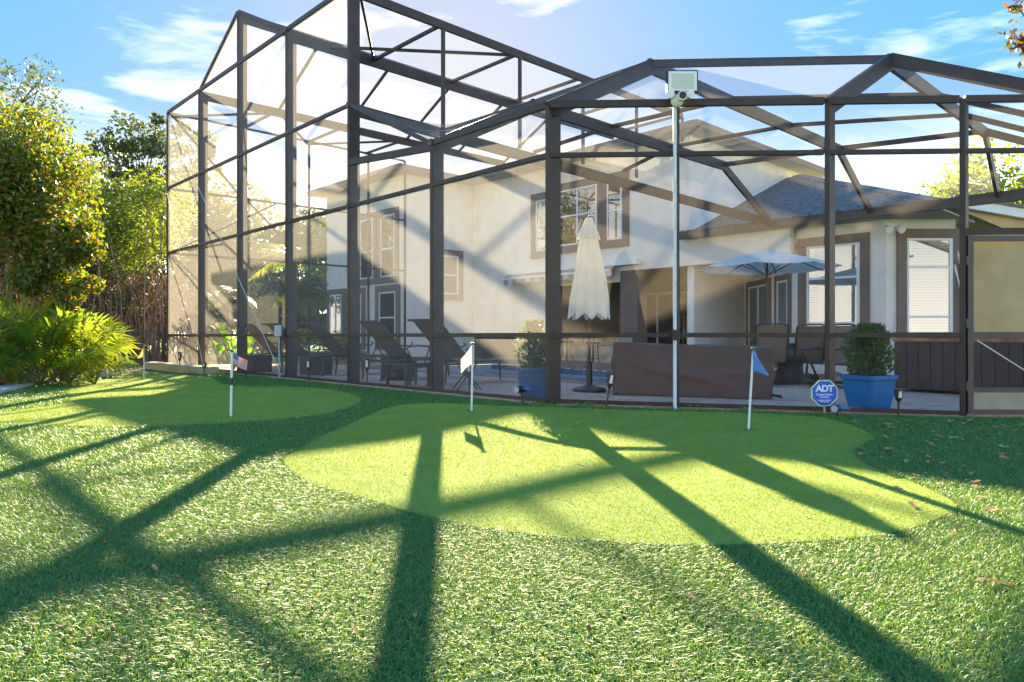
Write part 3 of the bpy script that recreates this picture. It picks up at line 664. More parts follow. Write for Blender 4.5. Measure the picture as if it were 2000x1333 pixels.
# front wall
def FP(s, z=0): p = C1 + CH * s; return Vector((p.x, p.y, z))
S2, S3, S4 = 3.145, 4.63, 6.06
vpost(FP(S2), zl, 0.055, 0.15); vpost(FP(S3), zl, 0.06, 0.12); vpost(FP(1.475), zl, 0.05, 0.06, chn, 'mullion')
vpost(FP(S4), zl, 0.055, 0.15)
segs = [(0.03, 1.45), (1.5, S2 - 0.03), (S2 + 0.03, S3 - 0.03), (S3 + 0.035, S4 - 0.03)]
for i, (s0, s1) in enumerate(segs):
    for z, hh in ((zr, 0.05), (zl, 0.078)): mem('rail', FP(s0, z) + chn * 0.025, FP(s1, z) + chn * 0.025, 0.052, hh)
    if i < 3:
        mem('rail', FP(s0, ZC) + chn * 0.025, FP(s1, ZC) + chn * 0.025, 0.052, 0.052)
        mem('bottom_track', FP(s0, deck_z(FP(s0).x) + 0.03) + chn * 0.02, FP(s1, deck_z(FP(s1).x) + 0.03) + chn * 0.02, 0.04, 0.045)
# screen door in the last bay
sd0, sd1 = S3 + 0.05, S3 + 0.05 + 0.98; zd = deck_z(FP(sd0).x); zdt = 2.03
mem('door_header', FP(S3 + 0.035, zdt + 0.05) + chn * 0.025, FP(S4 - 0.03, zdt + 0.05) + chn * 0.025, 0.05, 0.07)
mem('door_jamb', FP(sd1 + 0.04, zd) + chn * 0.025, FP(sd1 + 0.04, zdt) + chn * 0.025, 0.05, 0.05, CH)
mb = MB()
for s_ in (sd0 + 0.03, sd1 - 0.03): mb.beam(FP(s_, zd + 0.02), FP(s_, zdt), 0.06, 0.04, chn)
for z, hh in ((zdt - 0.035, 0.06), (ZC, 0.07), (zd + 0.29, 0.05), (zd + 0.045, 0.05)): mb.beam(FP(sd0 + 0.062, z), FP(sd1 - 0.062, z), 0.036, hh)
door = mb.build('screen_door', M['bronze_door'], cage); door['label'] = 'screen door with beige kick plate'
mb = MB(); mb.beam(FP(sd0 + 0.06, zd + 0.168) + chn * -0.005, FP(sd1 - 0.06, zd + 0.168) + chn * -0.005, 0.012, 0.19); mb.build('kick_plate', M['kick'], door)
mb = MB(); mb.beam(FP(sd0 + 0.1, 0.86) + chn * -0.02, FP(sd1 - 0.06, 0.33) + chn * -0.02, 0.012, 0.012); mb.build('door_brace', M['rope'], door)
mb = MB(); mb.box(FP(sd1 - 0.05, 1.0) - Vector((0.015, 0.05, 0.06)), FP(sd1 - 0.05, 1.0) + Vector((0.015, -0.02, 0.06))); mb.build('door_handle', M['black'], door)
for z in (0.35, 1.05, 1.75):
    mb = MB(); mb.box(FP(sd0 - 0.005, z) - Vector((0.02, 0.03, 0.05)), FP(sd0 - 0.005, z) + Vector((0.02, -0.018, 0.05))); mb.build('hinge', M['bronze_door'], door)
# right return wall
C4 = toAB(FP(S4).x, FP(S4).y)
for b in (6.4, 8.1): vpost(AB(C4[0], b), zl, 0.055, 0.06)
for z in (ZC, zr, zl): mem('rail', AB(C4[0], C4[1] + 0.16, z), AB(C4[0], 9.75, z), 0.05, 0.05)
# far end wall
FB = [0.0, 1.95, 3.83, 5.8, 7.15]
for b in FB[1:]: vpost(AB(13.2, b), zh, 0.055, 0.055, name='post')
for i in range(4):
    for z in (ZC, zr, zm, zh): mem('rail', AB(13.2, FB[i] + 0.06, z), AB(13.2, FB[i + 1], z), 0.05, 0.05)
for (b0, z0, b1, z1) in ((0.06, zr, 2.9, 0.3), (0.06, zr, 2.9, zm), (0.06, ZC, 1.2, 0.2), (0.06, zh, 1.9, zm), (1.98, zm, 3.8, zr)): mem('brace', AB(13.17, b0, z0), AB(13.17, b1, z1), 0.045, 0.045)
# step wall between the tall and the low roof
for b in (1.91, 3.81, 5.7, 7.6, 9.5): mem('stud', AB(4.4, b, zm if b < 9 else 5.8), AB(4.4, b, zh - 0.1), 0.05, 0.06, V)
mem('beam', AB(4.4, 0.2, zh - 0.06), AB(4.4, 9.5, zh - 0.06), 0.055, 0.15)
mem('beam', AB(4.4, 0.2, zm - 0.06), AB(2.2, 9.75, zg + 0.02), 0.055, 0.19)
# tall roof beams and purlins
BE = 9.5
mem('beam', AB(6.6, 0.2, zh - 0.1), AB(6.6, BE, zh - 0.1), 0.055, 0.2)
mem('ridge_beam', AB(8.8, 0.2, zap - 0.1), AB(8.8, BE, zap - 0.1), 0.055, 0.2)
mem('beam', AB(11.0, 0.2, zh - 0.1), AB(11.0, BE, zh - 0.1), 0.055, 0.2)
for b in (1.91, 3.81, 5.7, 7.6, 9.47):
    mem('purlin', AB(4.43, b, zh - 0.03), AB(6.57, b, zh - 0.03), 0.05, 0.06)
    mem('purlin', AB(6.63, b, zh - 0.03), AB(8.77, b, zap - 0.03), 0.05, 0.06); mem('purlin', AB(10.97, b, zh - 0.03), AB(8.83, b, zap - 0.03), 0.05, 0.06)
    if b < 7: mem('purlin', AB(11.03, b, zh - 0.03), AB(13.17, b, zh - 0.03), 0.05, 0.06)
mem('brace', AB(6.57, 0.9, zh - 0.08), AB(4.43, 3.75, zh - 0.08), 0.045, 0.05); mem('brace', AB(4.43, 0.25, zh - 0.08), AB(6.57, 1.85, zh - 0.08), 0.045, 0.05)
mem('brace', AB(11.03, 1.95, zh - 0.09), AB(13.17, 0.1, zh - 0.09), 0.045, 0.05); mem('brace', AB(13.17, 3.8, zh - 0.09), AB(11.03, 1.95, zh - 0.09), 0.045, 0.05); mem('brace', AB(11.03, 5.6, zh - 0.09), AB(13.17, 3.85, zh - 0.09), 0.045, 0.05)
# low mansard roof: three trusses running into the yard
C2a, C2b = toAB(FP(S2).x, FP(S2).y)
TR = {2.2: (0.0, 2.0, 7.75, 9.75), 0.0: (0.0, 2.0, 8.2, 9.75), C2a: (C2b, C2b + 1.95, 8.9, 9.75)}
for a, (b0, bt, bk_, bg) in TR.items():
    mem('truss_rafter', AB(a, b0 + 0.02, zl - 0.07), AB(a, bt, zt - 0.09), 0.055, 0.2)
    mem('truss_beam', AB(a, bt - 0.05, zt - 0.085), AB(a, bk_ + 0.04, zt - 0.085), 0.0552, 0.19)
    mem('truss_leg', AB(a, bk_ - 0.02, zt - 0.12), AB(a, bg, zg + 0.03), 0.0556, 0.17)
ta = list(TR.keys())
def ring(k, z, w=0.05, h=0.09, bs=None):
    for i in range(2):
        (x0, y0), (x1, y1) = (ta[i], TR[ta[i]][k] if bs is None else bs[i]), (ta[i + 1], TR[ta[i + 1]][k] if bs is None else bs[i + 1])
        p, q = AB(x0, y0, z), AB(x1, y1, z); d = (q - p).normalized(); mem('purlin', p + d * 0.035, q - d * 0.035, w, h)
ring(1, zt - 0.05, 0.05, 0.1); ring(2, zt - 0.05)
ring(0, zt - 0.03, 0.05, 0.06, (3.9, 4.1, 6.2)); ring(0, zt - 0.03, 0.05, 0.06, (5.8, 6.1, 7.6))
mem('hip_rafter', AB(C4[0], C4[1], zl - 0.04), AB(C2a, C2b + 1.95, zt - 0.05), 0.055, 0.16)
mem('hip_rafter', AB(C4[0], 9.6, zl), AB(C2a, 8.9, zt - 0.06), 0.055, 0.12)
mem('purlin', AB(C4[0], 6.4, zl), AB(C2a - 0.03, 6.2, zt - 0.06), 0.05, 0.08); mem('purlin', AB(C4[0], 8.1, zl), AB(C2a - 0.03, 7.6, zt - 0.06), 0.05, 0.08)
mem('purlin', AB(4.4, 1.95, zm - 0.02), AB(2.23, 2.0, zt - 0.03), 0.05, 0.06); mem('purlin', AB(4.1, 3.9, zm - 0.12), AB(2.23, 3.9, zt - 0.03), 0.05, 0.06); mem('purlin', AB(3.4, 5.8, zm - 0.3), AB(2.23, 5.8, zt - 0.03), 0.05, 0.06)
mp0, mp1 = AB(1.1, 1.0, (zl + zt) / 2), AB(2.17, 1.0, (zl + zt) / 2)
# screen panels, one mesh each
def panel(pts, m='screen', name='screen_panel'):
    mb = MB(); mb.poly(pts); return mb.build(name, M[m], cage)
for i in range(6):
    a0, a1 = AL[i] + 0.03, AL[i + 1] - 0.03
    lv = [deck_z(AB(a0, 0).x) + 0.05, ZC, zr] + ([zm, zh] if i >= 2 else ([zl] if i == 0 else []))
    for k in range(len(lv) - 1):
        e = 0.028
        panel([AB(a1, 0.012, lv[k] + (e if k else 0)), AB(a0, 0.012, lv[k] + (e if k else 0)), AB(a0, 0.012, lv[k + 1] - e), AB(a1, 0.012, lv[k + 1] - e)])
panel([AB(4.37, 0.012, zr + 0.03), AB(2.23, 0.012, zr + 0.03), AB(2.23, 0.012, zl - 0.1), AB(4.37, 0.012, zl + 0.06)])
panel([AB(6.63, 0.012, zh + 0.04), AB(8.77, 0.012, zh + 0.04), AB(8.77, 0.012, zap - 0.04)]); panel([AB(10.97, 0.012, zh + 0.04), AB(8.83, 0.012, zh + 0.04), AB(8.83, 0.012, zap - 0.04)])
for i, (s0, s1) in enumerate(segs):
    z0 = deck_z(FP(s0).x) + 0.05; lv = [z0, ZC, zr, zl] if i < 3 else [zdt + 0.08, zr, zl]
    for k in range(len(lv) - 1):
        e = 0.028; z_a, z_b = lv[k] + (e if (k or i == 3) else 0), lv[k + 1] - e
        panel([FP(s0, z_a) + chn * 0.012, FP(s1, z_a) + chn * 0.012, FP(s1, z_b) + chn * 0.012, FP(s0, z_b) + chn * 0.012], 'screen_new' if lv[k] > 2.5 else 'screen_front')
mb = MB(); mb.poly([FP(sd0 + 0.06, zd + 0.31), FP(sd1 - 0.06, zd + 0.31), FP(sd1 - 0.06, ZC - 0.035), FP(sd0 + 0.06, ZC - 0.035)]); mb.build('screen_panel', M['screen_front'], door)
mb = MB(); mb.poly([FP(sd0 + 0.06, ZC + 0.035), FP(sd1 - 0.06, ZC + 0.035), FP(sd1 - 0.06, zdt - 0.065), FP(sd0 + 0.06, zdt - 0.065)]); mb.build('screen_panel', M['screen_front'], door)
for i in range(4):
    lv = [0.16, ZC, zr, zm, zh]
    for k in range(4): panel([AB(13.19, FB[i] + 0.06, lv[k] + 0.026), AB(13.19, FB[i + 1], lv[k] + 0.026), AB(13.19, FB[i + 1], lv[k + 1] - 0.026), AB(13.19, FB[i] + 0.06, lv[k + 1] - 0.026)], 'screen_far')
rb = [0.03, 1.91, 3.81, 5.7, 7.6, 9.5]
for j in range(5):
    b0, b1 = rb[j] + 0.025, rb[j + 1] - 0.025
    panel([AB(4.43, b0, zh), AB(6.57, b0, zh), AB(6.57, b1, zh), AB(4.43, b1, zh)], 'screen_roof', 'roof_screen'); panel([AB(6.63, b0, zh), AB(8.77, b0, zap), AB(8.77, b1, zap), AB(6.63, b1, zh)], 'screen_roof', 'roof_screen')
    panel([AB(10.97, b0, zh), AB(8.83, b0, zap), AB(8.83, b1, zap), AB(10.97, b1, zh)], 'screen_roof', 'roof_screen')
    if j < 4: panel([AB(11.03, b0, zh), AB(13.17, b0, zh), AB(13.17, b1, zh), AB(11.03, b1, zh)], 'screen_roof', 'roof_screen')
    panel([AB(4.4, b0 + 0.02, zm), AB(4.4, b1, zm), AB(4.4, b1, zh - 0.14), AB(4.4, b0 + 0.02, zh - 0.14)], 'screen_new', 'step_screen') if j else None
def T_(a, k): return AB(a, TR[a][k], zl if k == 0 else (zg + 0.1 if k == 3 else zt + 0.012))
for i in range(2):
    a0, a1 = ta[i], ta[i + 1]
    for k in range(3): panel([T_(a0, k), T_(a1, k), T_(a1, k + 1), T_(a0, k + 1)], 'screen_slope' if k == 0 else 'screen_roof', 'roof_screen')
panel([T_(C2a, 0), AB(C4[0], C4[1], zl), T_(C2a, 1)], 'screen_roof', 'roof_screen')
panel([T_(C2a, 1), AB(C4[0], C4[1], zl + 0.02), AB(C4[0], 9.6, zl + 0.02), T_(C2a, 2)], 'screen_roof', 'roof_screen')
# slack panel that sags between the step wall and the low roof
vs_, fs_ = [], []; n_ = 12
for i in range(n_ + 1):
    for j in range(n_ + 1):
        u, w = i / n_, j / n_
        p = (AB(4.38, 0.03, zm + 0.03) * (1 - u) + AB(2.22, 0.03, zl + 0.04) * u) * (1 - w) + (AB(4.38, 2.0, zm + 0.03) * (1 - u) + AB(2.22, 2.0, zt + 0.02) * u) * w
        p = p - Vector((0, 0, 0.22 * math.sin(math.pi * u) * math.sin(math.pi * min(1, w * 1.0)))); vs_.append(p)
mb = MB(); mb._add(vs_, [(i * (n_ + 1) + j, i * (n_ + 1) + j + 1, (i + 1) * (n_ + 1) + j + 1, (i + 1) * (n_ + 1) + j) for i in range(n_) for j in range(n_)])
o = mb.build('slack_roof_screen', M['screen_slack'], cage, smooth=True); o['label'] = 'sagging loose roof screen'
panel([AB(4.38, 2.05, zm + 0.03), AB(2.24, 2.05, zt + 0.02), AB(2.24, 7.7, zt + 0.02), AB(2.7, 7.7, zm - 0.4)], 'screen_roof', 'roof_screen')
# bracing cables
def cable(p, q, r=0.006):
    mb = MB(); mb.tube([p, q], r, 6); mb.build('cable', M['rope'], cage)
cable(AB(13.15, -0.03, zh - 0.05), AB(6.7, -0.03, 0.16)); cable(AB(13.15, -0.03, zm), AB(10.6, -0.03, 0.2)); cable(AB(4.55, 0.1, zm - 0.05), AB(8.7, 0.1, 0.95), 0.003)
# brackets on the posts
for a, z in ((4.4, zm), (4.4, zr), (6.6, zh), (2.2, zl)):
    mb = MB(); c = AB(a, -0.012, z); mb.obox(c, U * 0.032, V * 0.008, Vector((0, 0, 0.045))); mb.build('bracket', M['bronze_door'], cage)

# ------------------------------------------------------------------ flood light on its conduit pole
fp = FP(1.44) - chn * 0.045; flz = 0.02
fl = thing('flood_light', 'rectangular flood light with motion camera on a white conduit pole', 'flood light', (fp.x, fp.y, float(lawn_z(fp.x, fp.y))))
mb = MB(); mb.tube([(fp.x - 0.01, fp.y - 0.06, -0.02), (fp.x, fp.y - 0.02, 0.09), (fp.x, fp.y, 0.14), (fp.x, fp.y, 3.52)], 0.021, 10); mb.build('conduit', M['steel'], fl, smooth=True)
mb = MB(); mb.box((fp.x - 0.035, fp.y - 0.03, 0.86), (fp.x + 0.05, fp.y + 0.03, 0.98)); mb.build('pipe_clamp', M['bronze'], fl)
mb = MB(); mb.tube([(fp.x + 0.04, fp.y - 0.005, 0.1), (fp.x + 0.04, fp.y - 0.005, 3.5)], 0.008, 6); mb.build('cable', M['black'], fl)
cx, cy, cz = fp.x + 0.06, fp.y - 0.06, 3.745
mb = MB(); mb.prism([(cx - 0.175, cy + 0.02, cz - 0.125), (cx + 0.175, cy + 0.02, cz - 0.125), (cx + 0.175, cy + 0.02, cz + 0.125), (cx - 0.175, cy + 0.02, cz + 0.125)], (0, -0.07, 0)); mb.prism([(cx - 0.13, cy + 0.14, cz - 0.09), (cx + 0.13, cy + 0.14, cz - 0.09), (cx + 0.13, cy + 0.14, cz + 0.115), (cx - 0.13, cy + 0.14, cz + 0.115)], (0, -0.12, 0)); hd = mb.build('lamp_housing', M['black'], fl, bevel=0.008)
mb = MB(); mb.box((cx - 0.158, cy - 0.056, cz - 0.108), (cx + 0.158, cy - 0.051, cz + 0.108)); mb.build('bezel', M['white'], hd)
mb = MB()
for i in range(8): mb.box((cx - 0.12, cy - 0.064, cz - 0.085 + i * 0.0215), (cx + 0.12, cy - 0.056, cz - 0.085 + i * 0.0215 + 0.017))
mb.build('lens', M['lens'], hd)
cm = Vector((fp.x + 0.01, fp.y - 0.06, 3.545))
mb = MB(); mb.lathe([(0.0, -0.075), (0.045, -0.06), (0.07, -0.02), (0.07, 0.03), (0.05, 0.055)], 16, cm); mb.build('sensor_dome', M['white'], fl, smooth=True)
mb = MB(); mb.tube([cm + Vector((0.03, -0.02, 0.02)), cm + Vector((0.035, -0.12, 0.02))], [0.05, 0.055], 16); cmb = mb.build('camera_body', M['white'], fl, smooth=True)
mb = MB(); mb.tube([cm + Vector((0.035, -0.118, 0.02)), cm + Vector((0.036, -0.13, 0.02))], [0.042, 0.038], 16); mb.build('camera_lens', M['black'], cmb, smooth=True)
for s_ in (-1, 1):
    mb = MB(); mb.tube([cm + Vector((0.03 * s_ + 0.01, 0, 0.03)), cm + Vector((0.1 * s_ + 0.02, -0.03, 0.05)), cm + Vector((0.115 * s_ + 0.02, -0.08, 0.05))], [0.02, 0.045, 0.05], 12); mb.build('lamp_head', M['white'], fl, smooth=True)

# junction box and pipe on a post of the long wall
jp = AB(6.72, -0.08); jb = thing('junction_box', 'grey electrical box with conduit on a screen post', 'electrical box', (jp.x, jp.y, 0.13))
mb = MB(); mb.obox((jp.x, jp.y, 1.0), Vector((0.065, 0, 0)), Vector((0, 0.05, 0)), Vector((0, 0, 0.10))); mb.build('box', M['plastic_grey'], jb, bevel=0.006)
mb = MB(); mb.tube([(jp.x + 0.01, jp.y, 0.9), (jp.x + 0.01, jp.y, 0.1)], 0.016, 8); mb.build('conduit', M['plastic_grey'], jb)

# ------------------------------------------------------------------ golf pins
def pin(px, py, top, kind, label, lean=0.0):
    p = ground(px, py); s = (py - 655) / (ZC - p.z); H = (py - top) / s
    t = thing('golf_pin', label, 'golf flag', (p.x, p.y, p.z + 0.012), 0, 'practice green flags')
    mb = MB(); mb.lathe([(0.052, -0.06), (0.055, 0.004), (0.047, 0.005), (0.045, -0.05), (0.001, -0.055)], 20); mb.build('cup', M['black'], t, local=True)
    L = Vector((lean, 0, H))
    if kind == 'us':
        mb = MB(); mb.tube([(0, 0, 0), L * 0.47], 0.013, 10); mb.build('rod', M['pole'], t, local=True, smooth=True)
        mb = MB(); mb.tube([L * 0.47, L * 0.58], 0.0135, 10); mb.build('rod_band', M['black'], t, local=True, smooth=True)
        mb = MB(); mb.tube([L * 0.58, L * 0.97], 0.013, 10); mb.build('rod', M['pole'], t, local=True, smooth=True)
    else:
        mb = MB(); mb.tube([(0, 0, 0), L * 0.97], 0.0105, 10); mb.build('rod', M['pole'], t, local=True, smooth=True)
    mb = MB(); mb.lathe([(0.010, -0.022), (0.026, -0.014), (0.026, -0.004), (0.012, 0.004)], 14, L); mb.build('knob', M['knob' if kind != 'us' else 'black'], t, local=True, smooth=True)
    if kind == 'us':
        W, Hh, nc_, nr = 0.185, 0.125, 15, 13; mb = MB()
        def fpnt(u, w):                                 # u along the fly, w down the hoist; the fly droops
            dz = -0.42 * u * W; return L * 0.955 + Vector((0.012 + u * W * 0.86 - w * Hh * 0.12 * u, 0.02 * math.sin(u * 7 + w), dz - w * Hh))
        for r_ in range(nr):
            for c_ in range(nc_):
                mb.cur = 2 if (r_ < 7 and c_ < 6) else (0 if r_ % 2 == 0 else 1)
                mb._add([fpnt(c_ / nc_, r_ / nr), fpnt(c_ / nc_, (r_ + 1) / nr), fpnt((c_ + 1) / nc_, (r_ + 1) / nr), fpnt((c_ + 1) / nc_, r_ / nr)], [(0, 1, 2, 3)])
        cloth = mb.build('flag_cloth', [M['us_red'], M['us_white'], M['us_blue']], t, local=True); cloth['label'] = 'small stars and stripes flag'
        mb = MB()
        for r_ in range(9):
            for c_ in range(6 - r_ % 2):
                u = (0.4 / 6) * (c_ + 0.5 + (0.5 if r_ % 2 else 0)) ; w = (7 / 13) * (r_ + 0.5) / 9
                c = fpnt(u, w); 
                for s_ in (-1, 1): mb.poly([c + Vector((0.0030 * math.cos(k * 1.2566 + 1.57), 0.0015 * s_, 0.0030 * math.sin(k * 1.2566 + 1.57))) for k in range(5)][::s_])
        mb.build('stars', M['us_white'], cloth, local=True)['kind'] = 'stuff'
    else:
        sgn = {'white': -1, 'blue': 1, 'yellow': -1}[kind]; n_ = 8; mb = MB(); HT = {'white': 0.215, 'blue': 0.20, 'yellow': 0.2}[kind]
        wd = {'white': 0.115, 'blue': 0.125, 'yellow': 0.10}[kind]
        vs_ = []
        for i in range(n_ + 1):
            u = i / n_; zt_ = -0.02 - 0.16 * u ** 0.8; zb_ = -0.02 - HT - (0.045 if kind != 'white' else 0.10) * u ** 1.5
            if kind != 'white': zt_ = -0.02 - (HT + 0.03) * u
            x = sgn * (0.011 + wd * u); y = 0.025 * math.sin(u * 4.2)
            vs_ += [L + Vector((x, y, zt_)), L + Vector((x, y + 0.01 * u, min(zb_, zt_ - 0.004)))]
        mb._add(vs_, [(2 * i, 2 * i + 1, 2 * i + 3, 2 * i + 2) for i in range(n_)])
        mb.tube([L + Vector((0, 0, -0.02)), L + Vector((0, 0, -0.02 - HT))], 0.0135, 8)
        mb.build('flag_cloth', M['flag_' + kind], t, local=True, smooth=True)
    return t
pin(921, 805, 672, 'white', 'white cloth pennant on a putting green pin', 0.012)
pin(1462, 841, 682, 'blue', 'sky blue pennant on a slightly leaning putting green pin', 0.045)
pin(451, 816, 686, 'us', 'stars and stripes flag on a white pin with a black band', 0.012)
pin(281, 742, 676, 'yellow', 'faded yellow pennant on the putting green pin near the palmettos', 0.0)

# ------------------------------------------------------------------ yard sign
sp = ground(1612, 812); sp = Vector((sp.x, FP(S2).y - 0.16, 0.0)); sp.x = 610 * sp.y / 1375
sg = thing('yard_sign', 'blue octagonal home security sign on a short stake', 'sign', sp)
zc_ = ZC - (768 - 655) / 1375 * sp.y; r_o = 0.155
mb = MB(); mb.beam((0, 0, 0), (0, 0, zc_ - 0.1), 0.018, 0.012, (0, 1, 0)); mb.build('stake', M['stake'], sg, local=True)
def octo(r, y, th, name, m, parent):
    mb = MB(); pts = [(r * math.cos(R(22.5 + 45 * k)), y, zc_ + r * math.sin(R(22.5 + 45 * k))) for k in range(8)]; mb.prism(pts, (0, th, 0)); return mb.build(name, m, parent, local=True)
pl_ = octo(r_o, -0.006, 0.012, 'plate', M['sign_edge'], sg); octo(r_o - 0.012, -0.009, 0.002, 'face', M['sign_blue'], pl_)
def text(s, size, x, z, parent, loc_y, m, bold=0.0, sx=1.0):
    cu = bpy.data.curves.new('lettering', 'FONT'); cu.body = s; cu.size = size; cu.align_x = 'CENTER'; cu.offset = bold; cu.extrude = 0.0008; cu.space_character = 0.95
    to = bpy.data.objects.new('lettering_tmp', cu); col.objects.link(to); bpy.context.view_layer.update()
    me = bpy.data.meshes.new_from_object(to.evaluated_get(bpy.context.evaluated_depsgraph_get())); bpy.data.objects.remove(to); bpy.data.curves.remove(cu)
    o = link('lettering', me, m, parent); o.rotation_euler = (R(90), 0, 0); o.location = (x, loc_y, z); o.scale = (sx, 1, 1); return o
text('ADT', 0.098, 0, zc_ + 0.018, pl_, -0.0102, M['sign_white'], 0.0042, 1.0)
text('Custom Home', 0.032, 0, zc_ - 0.026, pl_, -0.0102, M['sign_white'], 0.0009)
text('Services', 0.032, 0, zc_ - 0.054, pl_, -0.0102, M['sign_white'], 0.0009)
mb = MB()
for zz, n_, w_ in ((-0.082, 9, 0.155), (-0.1, 7, 0.105)):
    for i in range(n_): mb.box((-w_ / 2 + w_ * i / n_, -0.0104, zc_ + zz), (-w_ / 2 + w_ * (i + random.uniform(0.7, 0.92)) / n_, -0.0094, zc_ + zz + random.uniform(0.006, 0.010)))
mb.build('small_print', M['sign_white'], pl_, local=True)['kind'] = 'stuff'

# ------------------------------------------------------------------ path lights
def path_light(px, py, top, label, kind='lantern', lean=0.0):
    p = ground(px, py); s = (py - 655) / (ZC - p.z); H = (py - top) / s
    t = thing('path_light', label, 'garden light', p, 0, 'stake lights along the screen')
    if kind == 'lantern':
        q = Vector((lean, 0, H)); mb = MB(); mb.tube([(0, 0, -0.02), q * 0.55], [0.009, 0.012], 8); mb.build('stake', M['frame'], t, local=True)
        mb = MB(); ax = q.normalized()
        mb.tube([q * 0.52, q * 0.62, q * 0.74, q * 0.97], [0.010, 0.028, 0.040, 0.044], 12); mb.build('lantern_cage', M['frame'], t, local=True, smooth=True)
        mb = MB(); mb.tube([q * 0.70 + Vector((0, -0.026, 0)), q * 0.93 + Vector((0, -0.026, 0))], 0.021, 10); mb.build('glass_shade', M['lens'], t, local=True, smooth=True)
        mb = MB(); mb.tube([q * 0.955, q * 0.99, q], [0.047, 0.04, 0.012], 12); mb.build('cap', M['frame'], t, local=True, smooth=True)
    else:
        mb = MB(); mb.tube([(lean, 0, -0.02), (0, 0, H * 0.85)], [0.01, 0.015], 8); mb.build('stake', M['frame'], t, local=True)
        mb = MB(); mb.tube([(0.04, 0.02, H * 0.85), (0.0, -0.02, H * 0.87), (-0.05, -0.06, H * 0.86)], [0.03, 0.04, 0.045], 12); hd = mb.build('lamp_head', M['black'], t, local=True, smooth=True)
        mb = MB(); mb.tube([(-0.05, -0.06, H * 0.86), (-0.056, -0.065, H * 0.86)], 0.038, 12); mb.build('lens', M['plastic_grey'], hd, local=True)
        mb = MB(); mb.obox((0.05, 0, H * 1.0), Vector((0.07, 0, 0.0)), Vector((0, 0.05, 0.02)), Vector((0, 0, 0.006))); mb.build('solar_panel', M['tile'], t, local=True)
    return t
path_light(1183, 797, 728, 'dark lantern stake light leaning beside the covered furniture', lean=0.075)
path_light(1755, 816, 760, 'black lantern stake light between the blue planter and the screen door')
path_light(916, 774, 705, 'dark lantern stake light behind the white pennant')
path_light(717, 757, 700, 'dark lantern stake light in front of the wicker cube beside the footstool')
path_light(603, 750, 703, 'dark lantern stake light in front of the middle wicker cube')
path_light(481, 743, 704, 'dark lantern stake light behind the stars and stripes flag')
path_light(399, 735, 708, 'dark lantern stake light beside the low ledge end')
path_light(351, 728, 688, 'dark lantern stake light in front of the low ledge')
path_light(1018, 791, 756, 'small solar spot lamp below the navy planter', 'spot', 0.03)
path_light(1634, 817, 795, 'small solar spot lamp beside the octagonal sign', 'spot', 0.01)

# ------------------------------------------------------------------ patio furniture
rzV = math.atan2(V.y, V.x)
def chaise():
    t = thing('chaise_lounge', '', 'chaise', (0, 0, 0))
    # local x runs from head to foot
    for s in (-1, 1):
        y = 0.31 * s
        mb = MB(); mb.beam((0.62, y, 0.36), (1.95, y, 0.36), 0.03, 0.045); mb.build('side_rail', M['frame'], t, local=True)
        mb = MB(); mb.tube([(0.60, y, 0.36), (0.35, y, 0.33), (0.02, y, 0.33)], 0.016, 6); mb.build('rear_rail', M['frame'], t, local=True)
        mb = MB(); mb.tube([(0.66, y * 1.06, 0.30), (0.52, y * 1.08, 0.56), (0.72, y * 1.1, 0.60), (1.02, y * 1.1, 0.58), (1.1, y * 1.1, 0.62), (1.06, y * 1.1, 0.65)], 0.016, 7); mb.build('armrest', M['frame'], t, local=True)
        for x in (0.06, 0.66, 1.85):
            mb = MB(); mb.tube([(x, y, 0.35), (x + (0.03 if x > 1 else -0.03), y, 0.0)], [0.021, 0.018], 7); mb.build('leg', M['frame'], t, local=True)
        mb = MB(); mb.tube([(0.30, y * 0.9, 0.62), (0.18, y * 0.9, 0.33)], 0.011, 6); mb.tube([(0.30, y * 0.9, 0.62), (0.46, y * 0.9, 0.34)], 0.011, 6); mb.build('back_strut', M['frame'], t, local=True)
        mb = MB(); mb.tube([(0.62, y * 0.97, 0.38), (0.0, y * 0.97, 1.00), (-0.12, y * 0.97, 1.01)], 0.017, 7); mb.build('back_frame', M['frame'], t, local=True)
    mb = MB(); n_ = 14; vs_ = []
    for i in range(n_ + 1):
        u = i / n_; z = 0.385 - 0.02 * math.sin(math.pi * u); x = 0.62 + 1.33 * u
        vs_ += [(x, -0.3, z), (x, 0.3, z)]
    mb._add(vs_, [(2 * i, 2 * i + 2, 2 * i + 3, 2 * i + 1) for i in range(n_)]); mb.build('seat_sling', M['sling_tan'], t, local=True, smooth=True)
    mb = MB(); vs_ = []
    for i in range(n_ + 1):
        u = i / n_
        if u < 0.85: w = u / 0.85; x, z = 0.62 - 0.62 * w, 0.39 + 0.62 * w - 0.02 * math.sin(math.pi * w)
        else: w = (u - 0.85) / 0.15; x, z = -0.13 * w, 1.01 + 0.005 * w
        vs_ += [(x, -0.29, z), (x, 0.29, z)]
    mb._add(vs_, [(2 * i, 2 * i + 1, 2 * i + 3, 2 * i + 2) for i in range(n_)]); mb.build('back_sling', M['sling'], t, local=True, smooth=True)
    mb = MB(); mb.tube([(-0.13, -0.3, 1.013), (-0.13, 0.3, 1.013)], 0.014, 6); mb.build('head_bar', M['frame'], t, local=True)
    return t
ch0 = chaise()
spots = [(3.15, 'brown sling chaise longue by the folding side table'), (4.75, 'brown sling chaise longue with a wicker cube at its foot rail and a footstool'), (6.75, 'brown sling chaise longue behind the middle wicker cube'),
         (8.45, 'brown sling chaise longue behind the electrical box post'), (9.75, 'brown sling chaise longue at the end of the row by the tall leafy plant')]
for i, (a, lab) in enumerate(spots):
    o = ch0 if i == 0 else copy_tree(ch0)
    p = AB(a, 0.62); o.location = (p.x, p.y, deck_z(p.x)); o.rotation_euler = (0, 0, rzV + random.uniform(-0.06, 0.06)); tag(o, lab, 'chaise', 'chaise longues along the pool')
